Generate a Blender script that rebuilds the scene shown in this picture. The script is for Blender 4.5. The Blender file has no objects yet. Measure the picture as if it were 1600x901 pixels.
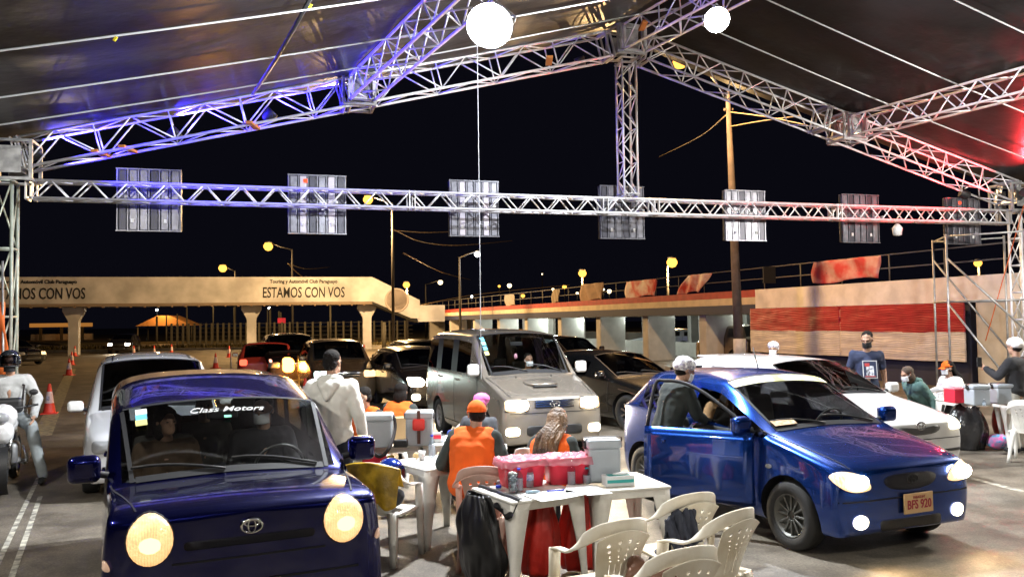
import bpy, bmesh, math, random
from mathutils import Vector, Matrix, Euler, noise
from mathutils.bvhtree import BVHTree
random.seed(7)
S = bpy.context.scene
R = math.radians
# ------------------------------------------------------------------ camera, sky, exposure
F, HC, PITCH, ROLL = 1300.0, 2.05, R(2.2), R(-0.8)
cam_d = bpy.data.cameras.new('camera'); cam = bpy.data.objects.new('camera', cam_d)
S.collection.objects.link(cam); S.camera = cam
cam_d.sensor_width = 36; cam_d.lens = F / 1600 * 36; cam_d.clip_start = .05; cam_d.clip_end = 900
CM = Matrix.Translation((0, 0, HC)) @ Matrix.Rotation(R(90) + PITCH, 4, 'X') @ Matrix.Rotation(ROLL, 4, 'Z')
cam.matrix_world = CM
w = bpy.data.worlds.new('World'); S.world = w; w.use_nodes = True
wn = w.node_tree.nodes; wl = w.node_tree.links
sky = wn.new('ShaderNodeTexSky'); sky.sky_type = 'NISHITA'; sky.sun_disc = False
sky.sun_elevation = R(-6); sky.sun_rotation = R(200)
bg = wn['Background']; ad = wn.new('ShaderNodeMixRGB'); ad.blend_type = 'ADD'; ad.inputs[0].default_value = 1; ad.inputs[2].default_value = (.018, .018, .034, 1)
wl.new(sky.outputs[0], ad.inputs[1]); wl.new(ad.outputs[0], bg.inputs[0]); bg.inputs[1].default_value = .12
S.view_settings.view_transform = 'Standard'; S.view_settings.look = 'None'
S.view_settings.exposure = 0.35; S.view_settings.gamma = 1.0; S.view_settings.use_curve_mapping = False
S.render.engine = 'CYCLES'
cy = S.cycles; cy.use_denoising = True; cy.max_bounces = 6; cy.diffuse_bounces = 2; cy.glossy_bounces = 3
cy.transmission_bounces = 4; cy.transparent_max_bounces = 12; cy.caustics_reflective = False; cy.caustics_refractive = False
cy.sample_clamp_indirect = 4; cy.sample_clamp_direct = 0; cy.blur_glossy = .5

def ray(px, py):
    d = CM.to_3x3() @ Vector(((px - 800) / F, -(py - 450.5) / F, -1)); return d
def at(px, py, Y):
    d = ray(px, py); return Vector((0, 0, HC)) + d * (Y / d.y)
def gr(px, py, z=0):
    d = ray(px, py); return Vector((0, 0, HC)) + d * ((z - HC) / d.z)
CI = CM.inverted()
def proj(p):
    q = CI @ Vector(p); return (800 + F * q.x / -q.z, 450.5 - F * q.y / -q.z)
def xz(px, Y, z):
    a = proj((0, Y, z))[0]; b = proj((1, Y, z))[0]
    x = (px - a) / (b - a)
    for _ in range(3):
        x += (px - proj((x, Y, z))[0]) / (b - a)
    return Vector((x, Y, z))

# ------------------------------------------------------------------ materials
MATS = {}
def mat(name, col, rough=.6, metal=0, bump=0, bscale=20, var=0, vscale=3, coat=0, emit=None, es=0, spec=.5, alpha=1, col2=None, trans=0, ev=0):
    if name in MATS: return MATS[name]
    m = bpy.data.materials.new(name); m.use_nodes = True; MATS[name] = m
    n = m.node_tree.nodes; l = m.node_tree.links; p = n['Principled BSDF']
    p.inputs['Base Color'].default_value = (*col, 1); p.inputs['Roughness'].default_value = rough
    p.inputs['Metallic'].default_value = metal; p.inputs['Specular IOR Level'].default_value = spec
    p.inputs['Coat Weight'].default_value = coat; p.inputs['Coat Roughness'].default_value = .04
    p.inputs['Alpha'].default_value = alpha; p.inputs['Transmission Weight'].default_value = trans
    if emit: p.inputs['Emission Color'].default_value = (*emit, 1); p.inputs['Emission Strength'].default_value = es
    if var or bump:
        tc = n.new('ShaderNodeTexCoord')
    if var:
        t = n.new('ShaderNodeTexNoise'); t.inputs['Scale'].default_value = vscale; t.inputs['Detail'].default_value = 6
        l.new(tc.outputs['Object'], t.inputs['Vector'])
        r = n.new('ShaderNodeValToRGB'); c2 = col2 or tuple(c * (1 - var) for c in col)
        r.color_ramp.elements[0].position = .38; r.color_ramp.elements[0].color = (*c2, 1)
        r.color_ramp.elements[1].position = .62; r.color_ramp.elements[1].color = (*(tuple(min(1, c * (1 + var * .4)) for c in col)), 1)
        l.new(t.outputs[0], r.inputs[0]); l.new(r.outputs[0], p.inputs['Base Color'])
    if ev:
        t = n.new('ShaderNodeTexWave'); t.inputs['Scale'].default_value = 22; t.inputs['Distortion'].default_value = 3; t.inputs['Detail'].default_value = 2; t.bands_direction = 'Y'
        t2 = n.new('ShaderNodeTexNoise'); t2.inputs['Scale'].default_value = 7; mm = n.new('ShaderNodeMath'); mm.operation = 'MULTIPLY'; mr = n.new('ShaderNodeMapRange'); mr.inputs[1].default_value = .1; mr.inputs[2].default_value = .5; mr.inputs[3].default_value = es * (1 - ev); mr.inputs[4].default_value = es * (1 + ev)
        l.new(tc.outputs['Object'], t.inputs['Vector']); l.new(tc.outputs['Object'], t2.inputs['Vector']); l.new(t.outputs['Fac'], mm.inputs[0]); l.new(t2.outputs[0], mm.inputs[1]); l.new(mm.outputs[0], mr.inputs[0]); l.new(mr.outputs[0], p.inputs['Emission Strength'])
    if bump:
        t = n.new('ShaderNodeTexNoise'); t.inputs['Scale'].default_value = bscale; t.inputs['Detail'].default_value = 4
        l.new(tc.outputs['Object'], t.inputs['Vector'])
        b = n.new('ShaderNodeBump'); b.inputs['Strength'].default_value = bump; b.inputs['Distance'].default_value = .02
        l.new(t.outputs[0], b.inputs['Height']); l.new(b.outputs[0], p.inputs['Normal'])
    return m
def glass(name, tint, refl=.06):
    if name in MATS: return MATS[name]
    m = bpy.data.materials.new(name); m.use_nodes = True; MATS[name] = m
    n = m.node_tree.nodes; l = m.node_tree.links; n.remove(n['Principled BSDF'])
    tr = n.new('ShaderNodeBsdfTransparent'); tr.inputs[0].default_value = (*tint, 1)
    g = n.new('ShaderNodeBsdfGlossy'); g.inputs['Roughness'].default_value = .03
    fr = n.new('ShaderNodeLayerWeight'); fr.inputs[0].default_value = .5
    pw = n.new('ShaderNodeMath'); pw.operation = 'POWER'; pw.inputs[1].default_value = 3.5
    a = n.new('ShaderNodeMath'); a.operation = 'MULTIPLY_ADD'; a.inputs[1].default_value = .75; a.inputs[2].default_value = refl
    mx = n.new('ShaderNodeMixShader')
    l.new(fr.outputs['Facing'], pw.inputs[0]); l.new(pw.outputs[0], a.inputs[0]); l.new(a.outputs[0], mx.inputs[0]); l.new(tr.outputs[0], mx.inputs[1]); l.new(g.outputs[0], mx.inputs[2])
    l.new(mx.outputs[0], n['Material Output'].inputs[0]); return m
def lamp_mat(name, col, s):
    if name in MATS: return MATS[name]
    m = bpy.data.materials.new(name); m.use_nodes = True; MATS[name] = m
    n = m.node_tree.nodes; n.remove(n['Principled BSDF'])
    e = n.new('ShaderNodeEmission'); e.inputs[0].default_value = (*col, 1); e.inputs[1].default_value = s
    m.node_tree.links.new(e.outputs[0], n['Material Output'].inputs[0])
    m.cycles.emission_sampling = 'NONE'
    return m
def paint(name, col, metal=.55, dirt=.15):
    m = mat(name, col, .27, metal, coat=1, spec=.3, var=dirt, vscale=2.5); return m

M_alu = mat('aluminium', (.86, .86, .89), .45, .3, var=.12, vscale=8)
M_galv = mat('galvanised', (.45, .45, .45), .5, .7, var=.3, vscale=6)
M_black = mat('black_plastic', (.015, .015, .016), .5, bump=.1, bscale=80)
M_rubber = mat('rubber', (.018, .018, .018), .8, bump=.2, bscale=60)
M_trim = mat('dark_trim', (.016, .016, .018), .6, spec=.25)
M_chrome = mat('chrome', (.75, .75, .75), .12, 1)
M_white = mat('white_plastic', (.82, .80, .74), .38, var=.12, vscale=7, bump=.03, bscale=60)
M_cream = mat('cream_plastic', (.62, .54, .38), .42, var=.22, vscale=5, bump=.04, bscale=60)
M_paper = mat('paper', (.8, .8, .8), .8)
M_int = mat('car_interior', (.035, .033, .033), .8, var=.3)
M_seat = mat('seat_cloth', (.06, .055, .05), .9, var=.3)
M_skin = mat('skin', (.42, .24, .16), .55, var=.12, vscale=12)
M_hair = mat('hair_black', (.010, .008, .007), .75, bump=.8, bscale=90, spec=.2)
M_mask = mat('mask_white', (.72, .74, .78), .8, bump=.2, bscale=40)
M_maskb = mat('mask_black', (.012, .012, .013), .8)

# ------------------------------------------------------------------ mesh helpers
class MB:
    def __init__(s): s.bm = bmesh.new(); s.mi = 0
    def _f(s, vs, smooth=False):
        try:
            f = s.bm.faces.new(vs); f.material_index = s.mi; f.smooth = smooth; return f
        except ValueError: return None
    def face(s, pts, smooth=False): return s._f([s.bm.verts.new(p) for p in pts], smooth)
    def box(s, c, d, bev=0, rot=None, seg=2):
        M = Matrix.Translation(c) @ (rot.to_4x4() if rot else Matrix.Identity(4)) @ Matrix.Diagonal((*d, 1))
        r = bmesh.ops.create_cube(s.bm, size=1, matrix=M); fs = set()
        for v in r['verts']: fs.update(v.link_faces)
        for f in fs: f.material_index = s.mi
        if bev:
            es = set()
            for f in fs: es.update(f.edges)
            o = bmesh.ops.bevel(s.bm, geom=list(es), offset=bev, segments=seg, affect='EDGES', profile=.5)
            for f in o['faces']: f.material_index = s.mi; f.smooth = True
        return s
    def tube(s, pts, r, n=8, cap=True, flat=None):
        pts = [Vector(p) for p in pts]; m = len(pts); rs = r if isinstance(r, (list, tuple)) else [r] * m
        ref = Vector((0, 0, 1)); rings = []; u = None
        for i, p in enumerate(pts):
            t = (pts[min(i + 1, m - 1)] - pts[max(i - 1, 0)]).normalized()
            if u is None:
                u = t.cross(ref)
                if u.length < .05: u = t.cross(Vector((1, 0, 0)))
            u = (u - t * u.dot(t)).normalized(); v = t.cross(u)
            a, b = (rs[i], rs[i] * (flat or 1))
            rings.append([s.bm.verts.new(p + u * (math.cos(2 * math.pi * k / n) * a) + v * (math.sin(2 * math.pi * k / n) * b)) for k in range(n)])
        for i in range(m - 1):
            for k in range(n):
                s._f([rings[i][k], rings[i][(k + 1) % n], rings[i + 1][(k + 1) % n], rings[i + 1][k]], n > 5)
        if cap: s._f(rings[0][::-1]); s._f(rings[-1])
        return s
    def lathe(s, prof, n=20, M=None, close=False):
        M = M or Matrix.Identity(4); rings = []
        for (r, z) in prof:
            rings.append([s.bm.verts.new(M @ Vector((r * math.cos(2 * math.pi * k / n), r * math.sin(2 * math.pi * k / n), z))) for k in range(n)])
        rr = list(range(len(rings) - 1))
        for i in rr:
            for k in range(n): s._f([rings[i][k], rings[i][(k + 1) % n], rings[i + 1][(k + 1) % n], rings[i + 1][k]], True)
        if close:
            for k in range(n): s._f([rings[-1][k], rings[-1][(k + 1) % n], rings[0][(k + 1) % n], rings[0][k]], True)
        else: s._f(rings[0][::-1]); s._f(rings[-1])
        return s
    def ell(s, c, r, rot=None, sub=2):
        M = Matrix.Translation(c) @ (rot.to_4x4() if rot else Matrix.Identity(4)) @ Matrix.Diagonal((*r, 1))
        o = bmesh.ops.create_icosphere(s.bm, subdivisions=sub, radius=1, matrix=M); fs = set()
        for v in o['verts']: fs.update(v.link_faces)
        for f in fs: f.material_index = s.mi; f.smooth = True
        return s
    def cap(s, a, b, ra, rb, sub=2):
        a, b = Vector(a), Vector(b); s.tube([a, b], [ra, rb], 12); s.ell(a, (ra,) * 3, sub=sub); s.ell(b, (rb,) * 3, sub=sub); return s
    def prism(s, poly, z0, z1, M=None):
        M = M or Matrix.Identity(4)
        a = [s.bm.verts.new(M @ Vector((x, y, z0))) for x, y in poly]; b = [s.bm.verts.new(M @ Vector((x, y, z1))) for x, y in poly]
        s._f(a[::-1]); s._f(b); n = len(poly)
        for i in range(n): s._f([a[i], a[(i + 1) % n], b[(i + 1) % n], b[i]])
        return s
    def grid(s, fn, nu, nv, skip=None, smooth=True):
        V = [[s.bm.verts.new(fn(i / nu, j / nv)) for j in range(nv + 1)] for i in range(nu + 1)]
        for i in range(nu):
            for j in range(nv):
                if skip and skip((i + .5) / nu, (j + .5) / nv): continue
                s._f([V[i][j], V[i + 1][j], V[i + 1][j + 1], V[i][j + 1]], smooth)
        return s
    def build(s, name, m, parent=None, fix=True, loc=None):
        if fix: bmesh.ops.recalc_face_normals(s.bm, faces=s.bm.faces)
        me = bpy.data.meshes.new(name); s.bm.to_mesh(me); s.bm.free()
        for x in (m if isinstance(m, (list, tuple)) else [m]): me.materials.append(x)
        return link(name, me, parent, loc)
def link(name, me, parent=None, loc=None):
    o = bpy.data.objects.new(name, me); S.collection.objects.link(o)
    if parent: o.parent = parent
    if loc: o.location = loc
    return o
def tag(o, label=None, cat=None, group=None, kind=None):
    if label: o['label'] = label
    if cat: o['category'] = cat
    if group: o['group'] = group
    if kind: o['kind'] = kind
    return o
def thing(name, label, cat, loc=(0, 0, 0), rz=0, group=None):
    o = bpy.data.objects.new(name, None); S.collection.objects.link(o)
    o.empty_display_size = .2; o.location = loc; o.rotation_euler = (0, 0, rz); return tag(o, label, cat, group)
def solid(o, t, off=0):
    m = o.modifiers.new('s', 'SOLIDIFY'); m.thickness = t; m.offset = off; return o
def copy_tree(o, parent=None):
    c = o.copy(); S.collection.objects.link(c)
    if parent: c.parent = parent
    for ch in [x for x in bpy.data.objects if x.parent == o]: copy_tree(ch, c)
    return c
def dup(o, loc, rz, label, scale=None):
    c = copy_tree(o); c.location = loc; c.rotation_euler = (0, 0, rz); c['label'] = label
    if scale: c.scale = scale
    return c
def arc(pts, n=6):
    """Catmull-Rom through points"""
    P = [Vector(p) for p in pts]; P = [P[0] * 2 - P[1]] + P + [P[-1] * 2 - P[-2]]; out = []
    for i in range(1, len(P) - 2):
        for k in range(n):
            t = k / n; a, b, c, d = P[i - 1:i + 3]
            out.append(.5 * ((2 * b) + (c - a) * t + (2 * a - 5 * b + 4 * c - d) * t * t + (3 * b - a - 3 * c + d) * t ** 3))
    out.append(P[-2]); return out
def text(name, s, size, m, parent=None, M=None, ext=.002, sx=1, shear=0, bold=0, align='CENTER'):
    cu = bpy.data.curves.new('t', 'FONT'); cu.body = s; cu.size = size; cu.extrude = ext; cu.align_x = align; cu.align_y = 'CENTER'
    cu.shear = shear; cu.offset = bold; cu.resolution_u = 3
    to = bpy.data.objects.new('t', cu); S.collection.objects.link(to)
    dg = bpy.context.evaluated_depsgraph_get(); dg.update()
    me = bpy.data.meshes.new_from_object(to.evaluated_get(dg)); bpy.data.objects.remove(to)
    me.transform((M or Matrix.Identity(4)) @ Matrix.Diagonal((sx, 1, 1, 1))); me.materials.clear(); me.materials.append(m)
    return link(name, me, parent)
def frame(o, xdir, up=(0, 0, 1)):
    """matrix whose x = reading direction, y = up, z = towards the reader"""
    x = Vector(xdir).normalized(); u = Vector(up); z = x.cross(u).normalized(); y = z.cross(x)
    M = Matrix((x, y, z)).transposed().to_4x4(); M.translation = o; return M
def light(name, kind, loc, col, power, size=.1, parent=None, target=None, spot=60, blend=.5):
    d = bpy.data.lights.new(name, kind); d.color = col; d.energy = power
    if kind == 'AREA': d.size = size
    else: d.shadow_soft_size = size
    if kind == 'SPOT': d.spot_size = R(spot); d.spot_blend = blend
    o = bpy.data.objects.new(name, d); S.collection.objects.link(o); o.location = loc
    if target is not None: o.rotation_euler = (Vector(target) - Vector(loc)).to_track_quat('-Z', 'Y').to_euler()
    if parent: o.parent = parent
    return o
# ================================================================== GROUND
def ground_mat():
    m = bpy.data.materials.new('ground'); m.use_nodes = True; n = m.node_tree.nodes; l = m.node_tree.links; p = n['Principled BSDF']
    tc = n.new('ShaderNodeTexCoord')
    def noise(sc, det, lo, hi, c0, c1, rough=.6):
        t = n.new('ShaderNodeTexNoise'); t.inputs['Scale'].default_value = sc; t.inputs['Detail'].default_value = det; t.inputs['Roughness'].default_value = rough
        l.new(tc.outputs['Object'], t.inputs['Vector']); r = n.new('ShaderNodeValToRGB')
        r.color_ramp.elements[0].position = lo; r.color_ramp.elements[0].color = (*c0, 1)
        r.color_ramp.elements[1].position = hi; r.color_ramp.elements[1].color = (*c1, 1)
        l.new(t.outputs[0], r.inputs[0]); return t, r
    t1, r1 = noise(.45, 8, .3, .7, (.155, .132, .106), (.275, .245, .20))
    t2, r2 = noise(45, 5, .25, .75, (.45, .45, .45), (1.35, 1.35, 1.35), .7)
    t3, r3 = noise(1.3, 8, .42, .60, (.52, .50, .47), (1.08, 1.06, 1.03), .7)
    a = n.new('ShaderNodeMixRGB'); a.blend_type = 'MULTIPLY'; a.inputs[0].default_value = 1
    b = n.new('ShaderNodeMixRGB'); b.blend_type = 'MULTIPLY'; b.inputs[0].default_value = 1
    l.new(r1.outputs[0], a.inputs[1]); l.new(r2.outputs[0], a.inputs[2]); l.new(a.outputs[0], b.inputs[1]); l.new(r3.outputs[0], b.inputs[2])
    v = n.new('ShaderNodeTexVoronoi'); v.feature = 'DISTANCE_TO_EDGE'; v.inputs['Scale'].default_value = .35
    l.new(tc.outputs['Object'], v.inputs['Vector']); rv = n.new('ShaderNodeValToRGB')
    rv.color_ramp.elements[0].position = .002; rv.color_ramp.elements[0].color = (.45, .43, .4, 1); rv.color_ramp.elements[1].position = .008
    l.new(v.outputs[0], rv.inputs[0]); c = n.new('ShaderNodeMixRGB'); c.blend_type = 'MULTIPLY'; c.inputs[0].default_value = 0.12
    l.new(b.outputs[0], c.inputs[1]); l.new(rv.outputs[0], c.inputs[2]); l.new(c.outputs[0], p.inputs['Base Color'])
    rr = n.new('ShaderNodeMapRange'); rr.inputs[3].default_value = .42; rr.inputs[4].default_value = .75
    l.new(t3.outputs[0], rr.inputs[0]); l.new(rr.outputs[0], p.inputs['Roughness'])
    bp = n.new('ShaderNodeBump'); bp.inputs['Strength'].default_value = .6; bp.inputs['Distance'].default_value = .01
    l.new(t2.outputs[0], bp.inputs['Height']); l.new(bp.outputs[0], p.inputs['Normal']); return m
g = MB(); g.grid(lambda u, v: Vector((-400 + 800 * u, -60 + 760 * v, 0)), 8, 8)
tag(g.build('ground', ground_mat()), kind='structure')

def strip(name, pts, wd, m, z=.004, kind='structure', h=0):
    b = MB(); P = [Vector(p) for p in pts]
    for i in range(len(P) - 1):
        t = (P[i + 1] - P[i]); t.z = 0; t.normalize(); q = Vector((-t.y, t.x, 0)) * wd / 2
        a = [P[i] - q, P[i] + q, P[i + 1] + q, P[i + 1] - q]
        if h:
            b.prism([(v.x, v.y) for v in a], 0, h)
        else: b.face([Vector((v.x, v.y, z)) for v in a])
    return tag(b.build(name, m), kind=kind)
M_line = mat('worn_road_paint', (.52, .50, .42), .6, var=.6, vscale=9, col2=(.2, .19, .165))
M_liney = mat('worn_yellow_paint', (.34, .30, .18), .6, var=.6, vscale=9, col2=(.16, .15, .12))
L1 = [gr(2, 868), gr(58, 750)]; d1 = (L1[1] - L1[0]).normalized()
strip('lane_marking', [L1[0] - d1 * 3, L1[0] + d1 * 4.3], .05, M_line)
L2 = [gr(30, 868), gr(72, 750)]; d2 = (L2[1] - L2[0]).normalized()
strip('lane_marking.001', [L2[0] - d2 * 3, L2[0] + d2 * 2.9], .05, M_line)
c1, c2 = gr(78, 652), gr(107, 588); dd = (c2 - c1).normalized()
strip('lane_marking.002', [c1 - dd * 3.6, c1 + dd * 24], .34, M_liney)
0 and strip('expansion_joint', [gr(132, 900), gr(116, 800), gr(122, 700)], .03, M_trim)
strip('lane_marking.003', [gr(1490, 740), gr(1600, 768)], .1, M_line)

# far road verge: grass strips lit by sodium lamps
M_grass = mat('dry_grass', (.11, .085, .03), .95, var=.5, vscale=.6, bump=1, bscale=3)
def verge(name, q, h=.12):
    b = MB(); b.prism([(p[0], p[1]) for p in q], .0, h); return tag(b.build(name, M_grass), kind='structure')
verge('grass_verge', [(-62, 66), (-9, 69.5), (-9, 76), (-62, 78)])
verge('grass_verge.001', [(-50, 92), (40, 100), (60, 190), (-130, 190)])
verge('grass_verge.002', [(-200, 60), (-75, 64), (-90, 110), (-200, 110)])
strip('kerb', [(-62, 65.8, 0), (-9, 69.3, 0)], .25, mat('kerb_concrete', (.35, .33, .3), .8, var=.3), h=.16)
# tufts of grass, one uncounted mass
def tufts(name, rect, n, hmax):
    b = MB()
    for _ in range(n):
        x = random.uniform(rect[0], rect[1]); y = random.uniform(rect[2], rect[3]); h = random.uniform(.3, 1) * hmax
        a = random.uniform(0, 6.28); dx, dy = math.cos(a) * .09, math.sin(a) * .09
        b.face([(x - dx, y - dy, .11), (x + dx, y + dy, .11), (x + random.uniform(-.1, .1), y + random.uniform(-.1, .1), .12 + h)])
    tag(b.build(name, M_grass), kind='stuff', label='rough dry grass along the far side of the road', cat='grass')
tufts('grass', (-60, -10, 70.5, 75.5), 3500, .35)

# ================================================================== CANOPY FRAME
TL, TR, TZ = Vector((-8.12, 13.54, 4.3)), Vector((11.78, 19.5, 4.3)), 4.3
def tie(t, z=TZ): p = TL.lerp(TR, t); return Vector((p.x, p.y, z))
PEAK = tie(.527, 7.63); EL = tie(0, 4.87); ER = tie(1, 4.88)
tdir = (TR - TL).normalized(); tn = Vector((-tdir.y, tdir.x, 0)).normalized()     # tn points away from the camera
FWD = Vector((.44, -.9, 0)).normalized()
M_plate = mat('plate_metal', (.6, .6, .62), .4, .6)
def truss(name, label, p0, p1, size, group, up=Vector((0, 0, 1)), step=None, tube=.025, n_off=0, plates=(), style='zig', m=None, depth=None):
    m = m or M_alu; p0, p1 = Vector(p0), Vector(p1); t = (p1 - p0).normalized(); sd = t.cross(up)
    if sd.length < .01: sd = t.cross(Vector((0, 1, 0)))
    sd.normalize(); u = sd.cross(t).normalized(); L = (p1 - p0).length
    a, c = size / 2, (depth or size) / 2
    th = thing(name, label, 'truss', p0, 0, group)
    def pt(s, i, j): return t * s + u * (a * i) + sd * (c * j)
    for i in (-1, 1):
        for j in (-1, 1):
            MB().tube([pt(0, i, j), pt(L, i, j)], tube, 8).build('chord', m, th)
    b = MB(); k = max(2, round(L / (step or size * 1.0))); k += k % 2; st = L / k; r = tube * .55
    for j in (-1, 1):
        for q in range(k):
            s0, s1 = q * st, (q + 1) * st
            if style == 'zig': b.tube([pt(s0 + .02, 1 if q % 2 else -1, j), pt(s1 - .02, -1 if q % 2 else 1, j)], r, 6)
            else:
                b.tube([pt(s0, 1 if q % 2 else -1, j), pt(s1, -1 if q % 2 else 1, j)], r, 6)
                if q % 2 == 0: b.tube([pt(s0, -1, j), pt(s0, 1, j)], r, 6)
    for i in (-1, 1):
        for q in range(k):
            s0, s1 = q * st, (q + 1) * st
            b.tube([pt(s0, i, 1 if q % 2 else -1), pt(s1, i, -1 if q % 2 else 1)], r, 6)
    b.build('lattice', m, th)
    for s in plates:
        b = MB(); s *= L
        for j in (-1, 1):
            b.box(pt(s - .05, 0, j), (.018, size + tube * 2, .06), rot=Matrix((t, u, sd)).transposed()); b.box(pt(s + .05, 0, j), (.018, size + tube * 2, .06), rot=Matrix((t, u, sd)).transposed())
        for i in (-1, 1):
            b.box(pt(s - .05, i, 0), (.018, .06, c * 2), rot=Matrix((t, u, sd)).transposed()); b.box(pt(s + .05, i, 0), (.018, .06, c * 2), rot=Matrix((t, u, sd)).transposed())
        b.build('joint_frame', M_plate, th)
    return th
GT = 'trusses of the canopy frame'
truss('box_truss', 'long horizontal aluminium tie truss spanning the lanes, carrying the signal panels', tie(.012), tie(.988), .29, GT, step=.3, plates=(.0, .31, .5, .555, .77, 1))
truss('box_truss', 'sloping aluminium rafter truss between the blue lit post and the canopy peak', EL + tdir * .1, PEAK - (PEAK - EL).normalized() * .45, .5, GT, step=.62, style='n', plates=(0, .5, .545, 1), depth=.45)
truss('box_truss', 'sloping aluminium rafter truss from the peak down to the red lit post', ER - tdir * .1, PEAK - (PEAK - ER).normalized() * .45, .5, GT, step=.55, style='n', plates=(0, .5, .55, 1), depth=.5)
truss('box_truss', 'upright aluminium king post truss between the tie truss and the peak', tie(.527, TZ + .2), tie(.527, 7.25), .3, GT, up=tn, step=.42, plates=(0, 1), style='n', tube=.022)
JL, JR = tie(.268, 6.27), tie(.781, 6.15)
truss('box_truss', 'aluminium purlin truss running overhead from the middle of the blue lit rafter', JL + FWD * .3, JL + FWD * 17, .42, GT, step=.42, plates=(0, .5))
truss('box_truss', 'aluminium ridge truss running overhead from the canopy peak', PEAK + FWD * .3, PEAK + FWD * 17, .5, GT, step=.6, plates=(0, .5), style='n')
truss('box_truss', 'aluminium purlin truss meeting the rafter on the red lit side', JR + FWD * .3, JR + FWD * 17, .42, GT, step=.42, plates=(0, .5))
0 and truss('box_truss', 'aluminium eave truss running overhead from the blue lit post', EL + FWD * .3, EL + FWD * 17, .42, GT, step=.45)
0 and truss('box_truss', 'aluminium eave truss running overhead from the red lit post', ER + FWD * .3, ER + FWD * 17, .42, GT, step=.45)
# corner sleeve blocks
def block(label, c, s, th='corner_block'):
    t = thing(th, label, 'truss joint', c, math.atan2(tdir.y, tdir.x), 'sleeve blocks where trusses meet'); b = MB(); h = s / 2
    for x in (-h, h):
        for y in (-h, h):
            b.box((x, y, 0), (.05, .05, s)); b.box((x, 0, y), (.045, s, .045)); b.box((0, x, y), (s, .045, .045))
    b.build('block_frame', M_galv, t); b = MB()
    b.bm.free()
    for y in (-h, h): MB().box((0, y, 0), (s * .55, .012, s * .7)).build('side_plate', M_galv, t)
block('square sleeve block at the canopy peak', PEAK, .56)
block('square sleeve block on the middle of the blue lit rafter', JL, .56)
block('square sleeve block on the middle of the rafter towards the red lights', JR, .56)
block('square sleeve block on top of the post by the motorcycle', tie(0, 4.75), .62)
block('square sleeve block on top of the scaffold post beyond the tables', tie(1, 4.75), .62)
# posts and scaffold
M_paleg = mat('pale_painted_steel', (.5, .55, .46), .5, .2, var=.3, vscale=4)
def tower(label, base, top, s, m, n_br):
    t = thing('scaffold_tower', label, 'scaffold tower', base, math.atan2(tdir.y, tdir.x), 'scaffold towers carrying the canopy'); h = s / 2
    for x in (-h, h):
        for y in (-h, h):
            o = MB().tube([(x, y, 0), (x, y, top)], .028, 8).build('upright', m, t)
            MB().box((x, y, .01), (.16, .16, .02)).build('foot_plate', M_galv, t)
    b = MB(); st = top / n_br
    for k in range(1, n_br + 1):
        z = k * st
        for (a, c) in (((-h, -h), (h, -h)), ((h, -h), (h, h)), ((h, h), (-h, h)), ((-h, h), (-h, -h))):
            b.tube([(*a, z), (*c, z)], .02, 6); b.tube([(*a, z - st), (*c, z)], .014, 6)
    b.build('brace_lattice', m, t); return t
tower('slim pale scaffold tower behind the motorcyclist', Vector((-8.35, 13.62, 0)), 4.45, .34, M_paleg, 4)
tower('aluminium scaffold tower at the edge of the canopy near the black jacketed person', tie(1, 0) + tdir * .25, 4.45, .34, M_alu, 7)
# wide scaffold bay with long diagonals by the tables at right
q0 = xz(1487, 19.2, 0); q1 = xz(1610, 18.2, 0)
t = thing('scaffold_bay', 'grey scaffold frame with long diagonal braces beside the draped wall', 'scaffold', q0)
d = q1 - q0; d.z = 0; back = Vector((.45, 1.5, 0))
for v in (Vector((0, 0, 0)), d, back, d + back):
    MB().tube([v, v + Vector((0, 0, 3.9))], .026, 8).build('upright', M_galv, t)
b = MB()
for z in (.35, 2.35, 3.85): 
    b = MB(); b.tube([Vector((0, 0, z)), d + Vector((0, 0, z))], .022, 6); b.tube([back + Vector((0, 0, z)), d + back + Vector((0, 0, z))], .02, 6); b.tube([Vector((0, 0, z)), back + Vector((0, 0, z))], .02, 6)
    b.build('ledger', M_galv, t)
for a, c in ((Vector((0, 0, 3.35)), d + Vector((0, 0, 1.65))), (Vector((0, 0, 2.3)), d * .78 + Vector((0, 0, .5))), (back + Vector((0, 0, 3.4)), back + d + Vector((0, 0, 1.2)))):
    MB().tube([a, c], .024, 8).build('diagonal_brace', M_galv, t)
st_ = thing('ratchet_strap', 'slack orange strap slanting down inside the scaffold frame', 'strap', xz(1568, 19, 0))
p0, p1 = at(1540, 532, 19), at(1600, 320, 19)
MB().tube([p0 - st_.location, p1 - st_.location], .022, 6, flat=.3).build('webbing', mat('orange_strap', (.6, .12, .03), .7), st_)
# tarpaulin
M_tarp = mat('grey_tarpaulin', (.014, .012, .012), .30, 0, bump=1, bscale=1.6, var=.5, vscale=.7, spec=.16)
def tarp_pt(a, b_, u, v, off):
    p = a.lerp(b_, u) + FWD * (v * 17.5 - .6); sag = -.10 * math.sin(u * math.pi) - .05 * math.sin(u * 2 * math.pi) ** 2 - .03 * (math.sin(v * 9 * math.pi) ** 2)
    return p + Vector((0, 0, off + sag))
RL = EL - (PEAK - EL).normalized() * .9; RRt = ER - (PEAK - ER).normalized() * .9
for a, lab in ((RL, 'dark grey tarpaulin slope of the canopy on the blue lit side'), (RRt, 'dark grey tarpaulin slope of the canopy on the red lit side')):
    b = MB(); b.grid(lambda u, v, a=a: tarp_pt(a, PEAK, u, v, .42), 36, 60); o = b.build('canopy_tarpaulin', M_tarp); solid(o, .01); tag(o, lab, 'tarpaulin', 'two slopes of the canopy roof')
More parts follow.
